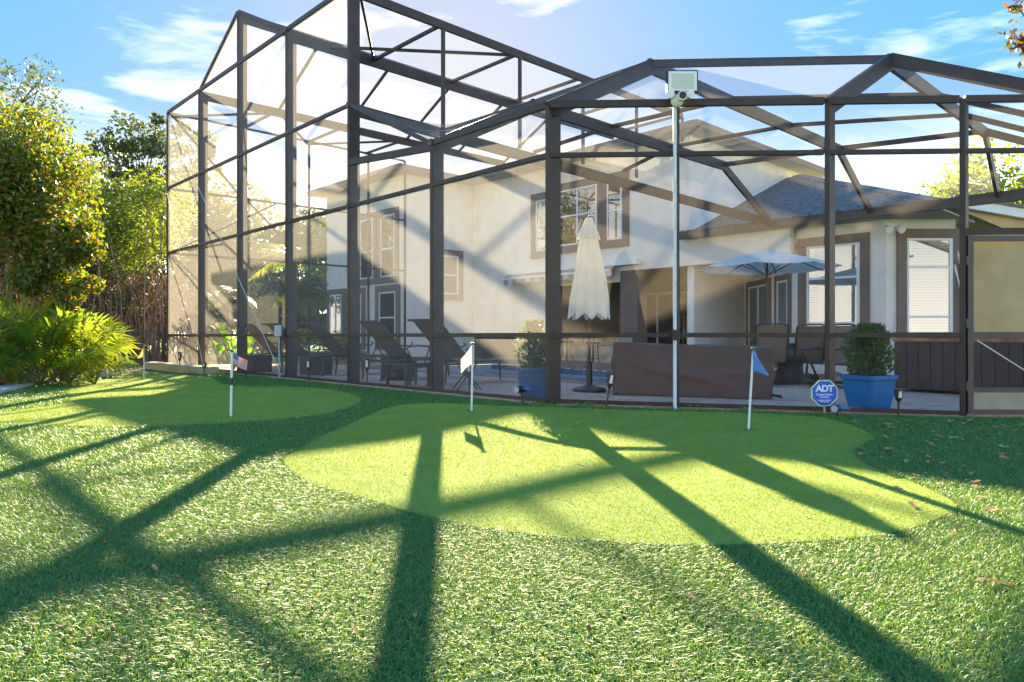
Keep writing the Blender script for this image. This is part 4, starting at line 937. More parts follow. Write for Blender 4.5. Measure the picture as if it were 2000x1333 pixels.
def cube(px, py, w, h, label):
    p = deckp(px, py); t = thing('wicker_cube', label, 'side table', p, rzV + 0.05, 'wicker cube tables')
    mb = MB(); mb.box((-w / 2, -w / 2, 0.02), (w / 2, w / 2, h - 0.02))
    mb.build('body', M['wicker'], t, local=True, bevel=0.012)
    mb = MB(); mb.box((-w / 2 - 0.012, -w / 2 - 0.012, h - 0.02), (w / 2 + 0.012, w / 2 + 0.012, h)); mb.build('top', M['wicker'], t, local=True, bevel=0.006)
    for z in (0.14, 0.27):
        mb = MB(); mb.box((-w / 2 - 0.004, -w / 2 - 0.004, z), (w / 2 + 0.004, w / 2 + 0.004, z + 0.008)); mb.build('band', M['frame'], t, local=True)
    for sx in (-1, 1):
        for sy in (-1, 1):
            mb = MB(); mb.lathe([(0.015, 0), (0.02, 0.02)], 8, (sx * (w / 2 - 0.03), sy * (w / 2 - 0.03), 0)); mb.build('foot', M['frame'], t, local=True)
cube(779, 742, 0.45, 0.40, 'dark wicker cube table next to the curved footstool'); cube(617, 733, 0.45, 0.38, 'dark wicker cube table behind the short stake light'); cube(504, 727, 0.42, 0.36, 'dark wicker cube table nearest the low ledge')
p = deckp(797, 757); t = thing('footstool', 'low brown footstool with a sagging sling seat', 'footstool', p, rzV + math.pi / 2)
for sx in (-1, 1):
    for sy in (-1, 1):
        mb = MB(); mb.beam((sx * 0.24, sy * 0.2, 0), (sx * 0.24, sy * 0.2, 0.34), 0.035, 0.035, (0, 1, 0)); mb.build('leg', M['wicker'], t, local=True)
mb = MB()
for sy in (-1, 1): mb.beam((-0.257, sy * 0.2, 0.345), (0.257, sy * 0.2, 0.345), 0.036, 0.03)
for sx in (-1, 1): mb.beam((sx * 0.24, -0.18, 0.32), (sx * 0.24, 0.18, 0.32), 0.03, 0.03)
mb.build('seat_frame', M['wicker'], t, local=True)
mb = MB(); vs_ = []
for i in range(11):
    u = i / 10; z = 0.35 - 0.07 * math.sin(math.pi * u); vs_ += [(-0.24 + 0.48 * u, -0.19, z), (-0.24 + 0.48 * u, 0.19, z)]
mb._add(vs_, [(2 * i, 2 * i + 2, 2 * i + 3, 2 * i + 1) for i in range(10)]); mb.build('sling_seat', M['sling'], t, local=True, smooth=True)
# folding side table
p = deckp(912, 762); t = thing('folding_table', 'small round folding side table with curved crossed legs', 'side table', p, 0.3)
mb = MB(); mb.lathe([(0.195, 0.425), (0.205, 0.43), (0.205, 0.445), (0.195, 0.45)], 24); mb.build('top', M['sling_tan'], t, local=True)
for sy in (-1, 1):
    for sx in (-1, 1):
        mb = MB(); mb.tube([(sx * 0.13, sy * 0.13, 0.43), (sx * 0.05, sy * 0.12, 0.26), (-sx * 0.05, sy * 0.12, 0.17), (-sx * 0.18, sy * 0.13, 0.0)], 0.011, 7); mb.build('leg', M['frame'], t, local=True, smooth=True)
mb = MB(); mb.tube([(-0.02, -0.125, 0.2), (-0.02, 0.125, 0.2)], 0.008, 6); mb.tube([(0.1, -0.125, 0.09), (0.1, 0.125, 0.09)], 0.008, 6); mb.build('cross_bar', M['frame'], t, local=True)

# closed umbrella with base
p = deckp(1151, 765); um = thing('closed_umbrella', 'closed cream patio umbrella on a round bronze base', 'umbrella', p)
mb = MB(); mb.lathe([(0.235, 0), (0.24, 0.035), (0.225, 0.05), (0.12, 0.075), (0.045, 0.10), (0.04, 0.42), (0.03, 0.43)], 28); mb.build('base', M['frame'], um, local=True, smooth=True)
mb = MB(); mb.tube([(0, 0, 0.1), (0, 0, 2.36)], 0.019, 10); mb.build('pole', M['frame'], um, local=True)
def pleat(n_p, prof, m, name, parent, hem=0.0):
    mb = MB(); n = n_p * 8; rows = []
    for (r, z, amp) in prof:
        row = []
        for k in range(n):
            an = 2 * math.pi * k / n; w = math.cos(an * n_p); rr = r * (1 + amp * w) + 0.01 * math.sin(an * 3 + z * 5)
            zz = z + (hem * (w * 0.5) if z == prof[0][1] else 0)
            row.append((rr * math.cos(an), rr * math.sin(an), zz))
        rows.append(row)
    vs_ = [v for r in rows for v in r]; fs_ = [(i * n + k, i * n + (k + 1) % n, (i + 1) * n + (k + 1) % n, (i + 1) * n + k) for i in range(len(rows) - 1) for k in range(n)]
    mb._add(vs_, fs_); return mb.build(name, m, parent, local=True, smooth=True)
H0 = 1.06
cz_ = pleat(8, [(0.262, H0, 0.16), (0.245, H0 + 0.25, 0.15), (0.195, H0 + 0.6, 0.14), (0.145, H0 + 0.95, 0.12), (0.10, H0 + 1.22, 0.08), (0.075, H0 + 1.3, 0.05)], M['canvas'], 'canopy', um, -0.09)
pleat(8, [(0.155, H0 + 1.10, 0.1), (0.125, H0 + 1.20, 0.08), (0.07, H0 + 1.33, 0.04), (0.045, H0 + 1.40, 0.02), (0.002, H0 + 1.405, 0)], M['canvas'], 'top_cap', cz_, -0.03)
mb = MB(); mb.lathe([(0.012, H0 + 1.4), (0.02, H0 + 1.42), (0.006, H0 + 1.44)], 10); mb.build('finial', M['frame'], um, local=True)

# open umbrella over the dining set
op = Vector((498 * 14.3 / 1375, 14.3, 0)); op.z = deck_z(op.x); um = thing('open_umbrella', 'open cream patio umbrella above the dining chairs', 'umbrella', op, 0.3)
Ht = 2.62; Rr = 1.38; k8 = 8
mb = MB(); mb.tube([(0, 0, 0.0), (0, 0, Ht - 0.05)], 0.024, 10); mb.build('pole', M['frame'], um, local=True)
mb = MB(); mb.lathe([(0.24, 0), (0.24, 0.05), (0.05, 0.09), (0.04, 0.35)], 20); mb.build('base', M['frame'], um, local=True)
mb = MB(); vs_ = [(0, 0, Ht)]; rings = 6; seg = 6
for i in range(1, rings + 1):
    u = i / rings
    for k in range(k8 * seg):
        an = 2 * math.pi * k / (k8 * seg); f = (k % seg) / seg; chord = math.cos(math.pi / k8) / math.cos((f - 0.5) * 2 * math.pi / k8)
        vs_.append((Rr * u * chord * math.cos(an), Rr * u * chord * math.sin(an), Ht - 0.36 * u ** 1.25 - 0.03 * math.sin(math.pi * f) * u))
nn = k8 * seg; fs_ = [(0, 1 + k, 1 + (k + 1) % nn) for k in range(nn)] + [(1 + (i - 1) * nn + k, 1 + i * nn + k, 1 + i * nn + (k + 1) % nn, 1 + (i - 1) * nn + (k + 1) % nn) for i in range(1, rings) for k in range(nn)]
mb._add(vs_, fs_); mb.build('canopy', M['canvas'], um, local=True, smooth=True)
for k in range(k8):
    an = 2 * math.pi * k / k8; c_, s_ = math.cos(an), math.sin(an)
    mb = MB(); mb.tube([(Rr * u * c_, Rr * u * s_, Ht - 0.36 * u ** 1.25 - 0.02) for u in (0.03, 0.35, 0.7, 1.0)], 0.010, 6); rb_ = mb.build('rib', M['frame'], um, local=True)
    mb = MB(); mb.tube([(0.03 * c_, 0.03 * s_, Ht - 0.5), (Rr * 0.5 * c_, Rr * 0.5 * s_, Ht - 0.36 * 0.5 ** 1.25 - 0.03)], 0.008, 6); mb.build('strut', M['frame'], rb_, local=True)

# covered furniture
q0 = Vector((1.40, 9.50, 0)); q1 = Vector((3.44, 9.28, 0)); dirc = (q1 - q0).normalized(); dn_ = Vector((-dirc.y, dirc.x, 0)); Lc = (q1 - q0).length; Dc = 0.85
base_z = deck_z(2.4) - 0.005
cv = []; fcs = []; nxs, nzs = 40, 30
def loop_pt(s, per):                                  # walk round the box outline
    for (o_, d_, l_) in ((Vector((0, 0, 0)), dirc, Lc), (dirc * Lc, dn_, Dc), (dirc * Lc + dn_ * Dc, -dirc, Lc), (dn_ * Dc, -dn_, Dc)):
        if s <= l_: return q0 + o_ + d_ * s
        s -= l_
    return q0.copy()
per = 2 * (Lc + Dc); ns = 260; ctr = q0 + dirc * Lc / 2 + dn_ * Dc / 2; Hc = 0.685
for j in range(nzs + 1):
    w = j / nzs
    for i in range(ns):
        p_ = loop_pt(per * i / ns, per); out = (p_ - ctr); out.z = 0; out.normalize()
        sl = per * i / ns
        rid = lambda q: (1 - abs(math.sin(q))) ** 3
        fold = 1.1 * (0.030 * rid(2.1 * sl + 2.6 * w + 0.5 * math.sin(3 * sl)) + 0.022 * rid(4.2 * w + 0.9 * sl + 0.6 * math.sin(2.3 * sl)) + 0.016 * rid(5.3 * sl - 3.2 * w)) * min(1, 4 * (1 - w)) * (0.35 + 0.65 * math.sin(math.pi * min(1, w + 0.15))) + 0.014 * (1 - w) ** 3 * math.sin(sl * 9)
        cv.append(p_ + out * fold + Vector((0, 0, deck_z(p_.x) + 0.012 + (Hc + (0.012 * math.sin(i * 0.2))) * w)))
for j in range(nzs):
    for i in range(ns): fcs.append((j * ns + i, j * ns + (i + 1) % ns, (j + 1) * ns + (i + 1) % ns, (j + 1) * ns + i))
fcs.append(tuple(nzs * ns + i for i in range(ns)))
fc = thing('covered_furniture', 'long outdoor furniture under a creased brown cover', 'furniture cover', (ctr.x, ctr.y, base_z))
mb = MB(); mb._add(cv, fcs); mb.build('cover', M['cover'], fc, smooth=True)
for s_ in (0.02, Lc - 0.02):
    mb = MB(); p_ = q0 + dirc * s_ - dn_ * 0.02; mb.tube([p_ + Vector((0, 0, base_z + 0.05)), p_ + dirc * (0.12 if s_ > 1 else -0.05) + Vector((0, -0.03, base_z + 0.03))], 0.02, 6); mb.build('tie_strap', M['black'], fc)

# planters
def planter(p, rz, wt, wb, h, m, label, name, shrub_h, shrub_r, shrub_m, n_leaf, lsize):
    t = thing('planter', label, 'planter', p, rz)
    prof = [(wb, 0.0), (wb * 1.02, 0.02), ((wb + wt) / 2 * 1.02, h * 0.45), (wt * 0.94, h * 0.84), (wt * 0.95, h * 0.86), (wt * 1.04, h * 0.88), (wt * 1.05, h), (wt * 0.93, h), (wt * 0.9, h * 0.93)]
    mb = MB(); vs_ = []
    for w, z in prof: s = w / 2; ch = s * 0.12; vs_ += [(s - ch, -s, z), (s, -s + ch, z), (s, s - ch, z), (s - ch, s, z), (-s + ch, s, z), (-s, s - ch, z), (-s, -s + ch, z), (-s + ch, -s, z)]
    fs_ = [tuple(range(8))[::-1]] + [(8 * i + k, 8 * i + (k + 1) % 8, 8 * i + 8 + (k + 1) % 8, 8 * i + 8 + k) for i in range(len(prof) - 1) for k in range(8)]
    mb._add(vs_, fs_); mb.build('pot', M[m], t, local=True)
    mb = MB(); s = wt * 0.45; mb.box((-s, -s, h * 0.88), (s, s, h * 0.92)); mb.build('soil', M['soil'], t, local=True)
    sh = thing('potted_shrub', name, 'shrub', Vector(p) + Vector((0, 0, h * 0.9)))
    mb = MB(); mb.tube([(0, 0, -0.05), (0.01, 0, shrub_h * 0.5), (0, 0.01, shrub_h * 0.9)], [0.02, 0.012, 0.004], 7)
    for k in range(10):
        z = shrub_h * (0.1 + 0.07 * k); an = k * 2.4; mb.tube([(0, 0, z), (shrub_r * 0.6 * math.cos(an), shrub_r * 0.6 * math.sin(an), z + shrub_r * 0.5)], [0.006, 0.002], 5)
    mb.build('stem', M['bark_grey'], sh, local=True)
    z = rng.random(n_leaf) ** 0.9; an = rng.random(n_leaf) * 6.283
    lump = 1 + 0.22 * np.sin(an * 3 + z * 9) + 0.15 * np.sin(an * 5 - z * 14)
    rr = shrub_r * np.sin(np.pi * np.clip(0.12 + 0.88 * (1 - z), 0, 1) ** 0.75 * 0.74) * lump * np.sqrt(rng.random(n_leaf)) * 1.05
    c = np.stack([rr * np.cos(an), rr * np.sin(an), shrub_h * z], -1)
    d = np.stack([np.cos(an) * 0.7, np.sin(an) * 0.7, np.full(n_leaf, 0.9)], -1) + rng.normal(0, 0.45, (n_leaf, 3))
    link('foliage', leaves_mesh('foliage', c, lsize, 0.3, d), M[shrub_m], sh)
    return t
def leaves_mesh(name, c, L, aspect=0.45, d=None, jit=0.5):
    n = len(c); t = rng.normal(0, 1, (n, 3)) if d is None else d.copy(); t /= np.linalg.norm(t, axis=1, keepdims=True) + 1e-9
    r = rng.normal(0, 1, (n, 3)); s = np.cross(t, r); s /= np.linalg.norm(s, axis=1, keepdims=True) + 1e-9
    l = (L * (1 - jit / 2 + jit * rng.random(n)))[:, None]; w = l * aspect
    v = np.stack([c - t * l * 0.5, c + s * w * 0.5, c + t * l * 0.5, c - s * w * 0.5], 1)
    return np_mesh(name, v.reshape(-1, 3), np.arange(4 * n).reshape(n, 4))
pp = deckp(1697, 797); planter(pp, 0.42, 0.46, 0.34, 0.40, 'blue', 'glossy cobalt blue square planter beside the hot tub', 'small rounded juniper growing in the cobalt blue planter', 0.66, 0.25, 'juniper', 5200, 0.055)
pp = deckp(1043, 778); planter(pp, 0.1, 0.40, 0.29, 0.385, 'navy', 'navy blue tall planter behind the corner post', 'upright leafy shrub growing in the navy planter', 0.62, 0.20, 'leaf_dark', 2200, 0.06)

# hot tub
hl = Vector((6.12, 11.25, 0)); hz = deck_z(6); tb = thing('hot_tub', 'square hot tub with brown plank skirt and folded dark cover', 'hot tub', (hl.x + 0.8, hl.y, hz), 0)
du, dv = -U, V; LT = 2.2
mb = MB(); c = hl + du * LT / 2 + dv * LT / 2; mb.obox((c.x, c.y, hz + 0.42), du * (LT / 2 - 0.02), dv * (LT / 2 - 0.02), Vector((0, 0, 0.37))); mb.build('shell', M['black'], tb)
pk = 0.16; n_ = int(LT / pk)
for side in range(2):
    for i in range(n_):
        if side == 0: c = hl + du * (LT * (i + 0.5) / n_) ; e1, e2 = du, dv
        else: c = hl + dv * (LT * (i + 0.5) / n_) ; e1, e2 = dv, du
        mb = MB(); mb.obox((c.x, c.y, hz + 0.43), e1 * (LT / n_ / 2 - 0.004), e2 * 0.012, Vector((0, 0, 0.37))); mb.build('plank', M['tub'], tb)
mb = MB(); c = hl + du * LT / 2 + dv * LT / 2; mb.obox((c.x, c.y, hz + 0.83), du * (LT / 2 + 0.03), dv * (LT / 2 + 0.03), Vector((0, 0, 0.03))); mb.build('rim', M['tub_lip'], tb)
mb = MB(); mb.obox((c.x, c.y, hz + 0.905), du * (LT / 2 + 0.05), dv * (LT / 2 + 0.05), Vector((0, 0, 0.04))); mb.build('lid', M['cover'], tb, bevel=0.02)

# dining set
def sling_chair():
    t = thing('patio_chair', '', 'chair')
    for s in (-1, 1):
        y = 0.27 * s
        mb = MB(); mb.tube([(0.26, y, 0.43), (-0.2, y, 0.40), (-0.27, y, 0.52), (-0.34, y, 0.98), (-0.38, y, 1.06)], 0.018, 7); mb.build('side_frame', M['frame'], t, local=True, smooth=True)
        mb = MB(); mb.tube([(-0.29, y, 0.66), (-0.05, y * 1.08, 0.67), (0.2, y * 1.08, 0.64), (0.24, y * 1.08, 0.58), (0.14, y, 0.42)], 0.016, 7); mb.build('armrest', M['frame'], t, local=True, smooth=True)
        mb = MB(); mb.tube([(0.2, y * 0.8, 0.38), (0.22, y * 0.8, 0.2), (0.0, y * 0.8, 0.12), (-0.15, y * 0.8, 0.12)], 0.014, 7); mb.build('rocker_spring', M['frame'], t, local=True, smooth=True)
    mb = MB(); vs_ = []; pr = [(0.26, 0.44), (0.0, 0.40), (-0.18, 0.405), (-0.25, 0.5), (-0.30, 0.75), (-0.35, 1.0), (-0.38, 1.06)]
    for x, z in pr: vs_ += [(x, -0.26, z), (x, 0.26, z)]
    mb._add(vs_, [(2 * i, 2 * i + 2, 2 * i + 3, 2 * i + 1) for i in range(len(pr) - 1)]); mb.build('sling', M['sling_tan'], t, local=True, smooth=True)
    mb = MB(); mb.tube([(-0.38, -0.27, 1.06), (-0.40, -0.15, 1.085), (-0.40, 0.15, 1.085), (-0.38, 0.27, 1.06)], 0.016, 7); mb.build('top_rail', M['frame'], t, local=True, smooth=True)
    mb = MB(); mb.lathe([(0.28, 0.0), (0.29, 0.02), (0.05, 0.06), (0.045, 0.12)], 18, (-0.05, 0, 0)); mb.build('swivel_base', M['frame'], t, local=True)
    return t
pc0 = sling_chair()
for i, (px, Y, rz, lab) in enumerate([(1501, 12.6, R(80), 'tan sling swivel chair beside the covered furniture, back to the lawn'), (1566, 12.9, R(95), 'tan sling swivel chair behind the woven drum table'), (1612, 12.0, R(200), 'tan sling swivel chair turned sideways behind the dark post'),
                                 (1652, 13.2, R(150), 'tan sling swivel chair between the dark post and the juniper'), (1530, 14.9, R(-80), 'tan sling swivel chair on the house side of the dining table')]):
    o = pc0 if i == 0 else copy_tree(pc0); x = (px - 1000) * Y / 1375; o.location = (x, Y, deck_z(x)); o.rotation_euler = (0, 0, rz); tag(o, lab, 'chair', 'patio dining chairs')
p = deckp(1543, 752); t = thing('drum_table', 'round woven drum table with a narrow waist', 'table', p)
mb = MB(); mb.lathe([(0.29, 0.0), (0.285, 0.03), (0.235, 0.2), (0.215, 0.32), (0.24, 0.46), (0.255, 0.5)], 28); mb.build('body', M['wicker'], t, local=True, smooth=True)
mb = MB(); mb.lathe([(0.26, 0.5), (0.27, 0.505), (0.27, 0.525), (0.26, 0.53)], 28); mb.build('top', M['frame'], t, local=True)
dt = Vector((op.x, op.y, op.z)); t = thing('dining_table', 'round dark patio dining table under the open umbrella', 'table', dt + Vector((0.35, -0.75, 0)))
mb = MB(); mb.lathe([(0.7, 0.70), (0.72, 0.71), (0.72, 0.735), (0.7, 0.745)], 32); mb.build('top', M['frame'], t, local=True)
for k in range(4):
    an = k * math.pi / 2 + 0.4; mb = MB(); mb.tube([(0.45 * math.cos(an), 0.45 * math.sin(an), 0.7), (0.3 * math.cos(an), 0.3 * math.sin(an), 0.35), (0.5 * math.cos(an), 0.5 * math.sin(an), 0.0)], 0.022, 8); mb.build('leg', M['frame'], t, local=True, smooth=True)
# pale pump box seen between the chairs, and small grill cover by the tub
mb = MB(); x_ = 5.55; mb.box((x_ - 0.12, 13.9, 0.3), (x_ + 0.12, 14.1, 0.95)); mb.box((x_ - 0.05, 13.95, 0.02), (x_ + 0.05, 14.05, 0.3))
o = mb.build('utility_box', M['plastic_grey']); tag(at_base(o, (x_, 14.0, 0.02)), 'pale grey utility box standing between the patio chairs', 'utility box')

# outdoor bar with stone blocks and iron stools, brown cabinet
bp = AB(6.9, 8.35); bar = thing('outdoor_bar', 'tan stone block bar wall under the awning', 'bar', (bp.x, bp.y, deck_z(bp.x)))
bz = deck_z(bp.x)
mb = MB(); mb.obox(AB(6.85, 8.75, bz + 0.4), U * 1.25, V * 0.28, Vector((0, 0, 0.4))); mb.build('core', M['grout'], bar)
for r_ in range(3):
    for i in range(6):
        w = 2.5 / 6; a = 8.1 - (i + 0.5) * w + (w / 2 if r_ % 2 else 0)
        if a - w / 2 < 5.58: continue
        mb = MB(); mb.obox(AB(a, 8.46, bz + 0.135 + r_ * 0.27), U * (w / 2 - 0.008), V * 0.02, Vector((0, 0, 0.125))); mb.build('block', M['stone'], bar)
mb = MB(); mb.obox(AB(6.85, 8.65, bz + 0.84), U * 1.35, V * 0.45, Vector((0, 0, 0.035))); mb.build('counter', M['frame'], bar)
def stool(a, label):
    p = AB(a, 8.05); t = thing('bar_stool', label, 'bar stool', (p.x, p.y, deck_z(p.x)), rzV, 'iron bar stools')
    mb = MB(); mb.lathe([(0.18, 0.60), (0.19, 0.62), (0.17, 0.65)], 18); mb.build('seat', M['wicker'], t, local=True)
    for k in range(4):
        an = math.pi / 4 + k * math.pi / 2; c_, s_ = math.cos(an), math.sin(an)
        mb = MB(); mb.tube([(0.13 * c_, 0.13 * s_, 0.6), (0.1 * c_, 0.1 * s_, 0.35), (0.22 * c_, 0.22 * s_, 0)], 0.011, 6); mb.build('leg', M['frame'], t, local=True)
    mb = MB(); n_ = 14
    for (y0, y1) in ((-0.17, 0.17),):
        mb.tube([(-0.17, y0, 0.62), (-0.2, y0 * 1.1, 0.85), (-0.2, 0, 0.98), (-0.2, y1 * 1.1, 0.85), (-0.17, y1, 0.62)], 0.011, 6)
        mb.tube([(-0.17, -0.06, 0.62), (-0.2, 0.07, 0.78), (-0.2, -0.03, 0.95)], 0.008, 6); mb.tube([(-0.17, 0.06, 0.62), (-0.2, -0.07, 0.78), (-0.2, 0.03, 0.95)], 0.008, 6)
    mb.build('back', M['frame'], t, local=True, smooth=True)
    mb = MB(); mb.tube([(0.15 * math.cos(k * 0.628), 0.15 * math.sin(k * 0.628), 0.22) for k in range(11)], 0.008, 6); mb.build('foot_ring', M['frame'], t, local=True)
for a_, l_ in ((7.8, 'iron bar stool at the awning end of the stone bar'), (7.0, 'iron bar stool at the middle of the stone bar'), (6.1, 'iron bar stool at the stone bar beside the porch column')): stool(a_, l_)
cb = AB(11.4, 9.55); mb = MB(); mb.obox((cb.x, cb.y, 0.14 + 0.41), U * 0.75, V * 0.35, Vector((0, 0, 0.41)))
for i in range(3): mb.obox(AB(11.4 - 0.5 + i * 0.5, 9.19, 0.14 + 0.42), U * 0.22, V * 0.012, Vector((0, 0, 0.33)))
o = mb.build('storage_cabinet', M['tub']); tag(at_base(o, (cb.x, cb.y, 0.14)), 'low brown storage cabinet against the cream wall', 'cabinet')
# pool brushes leaning against the bay
pb = thing('pool_pole', 'blue and white telescopic pool poles leaning beside the bay window', 'pool pole', (9.62, 14.75, 0.02))
for k, (dx, top) in enumerate(((0.0, 2.55), (0.07, 2.85))):
    p0, p1 = Vector((9.75 + dx * 0.4, 14.6, 0.02)), Vector((9.38 + dx, 15.0 - 0.02, top)); mb = MB(); mb.tube([p0, p0.lerp(p1, 0.85)], 0.016, 8); mb.build('pole', M['steel_blue'] if k else M['steel'], pb)
    mb = MB(); mb.tube([p0.lerp(p1, 0.85), p1], 0.019, 8); mb.build('grip', M['white'], pb)

# low ledge and concrete block at the left
lg = thing('garden_ledge', 'low tan block ledge outside the far screen corner', 'ledge', AB(10.8, -0.55, 0.05))
for i in range(9):
    a = 9.05 + i * 0.44; p = AB(a + 0.21, -0.42 - 0.0 * i); zz = float(lawn_z(p.x, p.y)); mb = MB(); mb.obox((p.x, p.y, zz + 0.07), U * 0.213, V * 0.15, Vector((0, 0, 0.09))); mb.build('block', M['ledge'], lg, bevel=0.008)
p = ground(193, 738); mb = MB(); mb.box((p.x - 0.30, p.y, p.z), (p.x + 0.30, p.y + 0.35, p.z + 0.165)); o = mb.build('concrete_block', M['concrete'], bevel=0.01); tag(at_base(o, p), 'grey concrete block lying beside the palmettos', 'concrete block')

# ------------------------------------------------------------------ plants
def blobs(c, rad, n, lump=7, seed=0, thin=0.0):
    """points through clumps spread inside an ellipsoid"""
    r = np.random.default_rng(seed); c = np.array(c, float); rad = np.array(rad, float)
    k = r.normal(0, 1, (lump, 3)); k /= np.linalg.norm(k, axis=1, keepdims=True); k *= (r.random((lump, 1)) ** 0.4)
    cen = c + k * rad * 0.85; cr_ = (0.25 + 0.25 * r.random(lump)) * rad.min() if thin == 0 else (0.14 + 0.2 * r.random(lump)) * rad.min()
    w = r.integers(0, lump, n); d = r.normal(0, 1, (n, 3)); d /= np.linalg.norm(d, axis=1, keepdims=True)
    return cen[w] + d * (cr_[w] * (0.35 + 0.65 * r.random(n) ** 0.5))[:, None] * np.array([1.15, 1.15, 0.85]), cen
def tree(name, label, cat, base, crown_c, rad, n, leaf, m, bark, seed, lump=40, trunk_r=0.1, stems=1, aspect=0.5, group=None, thin=0.0, limbs=10):
    t = thing(name, label, cat, base, 0, group); b = Vector(base)
    pts, cen = blobs(crown_c, rad, n, lump, seed, thin); r = random.Random(seed)
    mb = MB(); cc = Vector(crown_c)
    for s in range(stems):
        off = Vector((r.uniform(-.35, .35), r.uniform(-.3, .3), 0)) if stems > 1 else Vector((0, 0, 0))
        p1 = b + off * 0.3 + Vector((0, 0, -0.1)); top = cc + off * 2.0; m1 = p1.lerp(top, 0.4) + Vector((r.uniform(-.2, .2), r.uniform(-.2, .2), 0)); m2 = p1.lerp(top, 0.75) + Vector((r.uniform(-.25, .25), r.uniform(-.2, .2), 0))
        mb.tube([p1, m1, m2, top], [trunk_r, trunk_r * 0.75, trunk_r * 0.5, trunk_r * 0.2], 8)
        for k in range(limbs):
            q = Vector(cen[r.randrange(len(cen))]); s0 = m1.lerp(m2, r.random()) if r.random() < 0.6 else m2.lerp(top, r.random())
            mid = s0.lerp(q, 0.5) + Vector((0, 0, 0.1 * (q - s0).length)); mb.tube([s0, mid, q], [trunk_r * 0.34, trunk_r * 0.2, trunk_r * 0.05], 5, False)
    mb.build('trunk', M[bark], t, smooth=True)
    pts = pts - np.array(b)
    link('crown', leaves_mesh('crown', pts, leaf, aspect, None, 1.1), M[m], t)
    return t
tree('flowering_tree', 'bushy yellow green tree with warm brown stems above the palmettos', 'tree', (-9.9, 13.8, 0), (-9.75, 13.7, 3.7), (1.55, 1.6, 2.1), 34000, 0.09, 'leaf_main', 'bark', 11, 60, 0.13, 3, 0.5, None, 0, 8)
tree('bushy_shrub', 'bright yellow green shrub filling in under the bushy tree', 'shrub', (-8.7, 13.6, 0), (-8.75, 13.6, 2.2), (0.7, 0.8, 1.2), 7000, 0.10, 'leaf_main', 'bark', 12, 26, 0.05, 2)
tree('twiggy_tree', 'thin bare topped tree rising behind the bushy tree', 'tree', (-15.6, 21, 0), (-15.4, 21, 7.6), (2.4, 2.0, 2.6), 3200, 0.12, 'leaf_dark', 'bark_grey', 13, 60, 0.12, 2, 0.5, None, 1, 30)
tree('slender_tree', 'airy dark leaved tree behind the bamboo by the tall screen', 'tree', (-12.8, 24, 0), (-12.6, 24, 6.6), (2.3, 1.6, 2.3), 5600, 0.15, 'leaf_dark', 'bark_grey', 14, 50, 0.12, 1, 0.5, None, 1, 24)
tree('slender_tree', 'sparse tree top showing just left of the screen gable', 'tree', (-12.6, 29, 0), (-12.9, 29, 8.2), (1.0, 1.0, 2.0), 1600, 0.16, 'leaf_dark', 'bark_grey', 15, 20, 0.1, 1, 0.5, None, 1, 12)
for i, (x, y, z, r_, lab) in enumerate([(-13.5, 36, 5.0, 4.0, 'round crowned tree seen through the end screen'), (-10.0, 42, 6.2, 3.6, 'pale green tree seen between the tall screen posts'), (-17.5, 33, 5.5, 4.2, 'broad dark tree behind the bamboo'), (-24, 30, 5.5, 4.5, 'broad tree behind the twiggy tree')]):
    tree('background_tree', lab, 'tree', (x, y, 0), (x, y, z), (r_, r_ * 0.9, r_ * 0.85), 9000, 0.3, 'leaf_far', 'bark_grey', 20 + i, 40, 0.2, 1, 0.5, 'trees beyond the house')
tree('oak_tree', 'leafy tree rising behind the porch gable', 'tree', (19.5, 27, 0), (19.0, 27, 5.6), (2.9, 2.4, 3.0), 9000, 0.2, 'leaf_bamboo', 'bark_grey', 31, 44, 0.2)
tree('oak_tree', 'lower leafy tree showing between the porch posts', 'tree', (17.2, 24, 0), (17.0, 24, 3.4), (2.3, 1.8, 2.0), 6000, 0.18, 'leaf_bamboo', 'bark_grey', 32, 34, 0.15)
tree('autumn_tree', 'branch tips with orange and dark leaves hanging above the screen roof', 'tree', (8.7, 9.6, 0), (7.25, 9.2, 5.1), (0.95, 0.9, 0.7), 900, 0.085, 'leaf_autumn', 'bark_grey', 33, 22, 0.13, 1, 0.5, None, 1, 22)

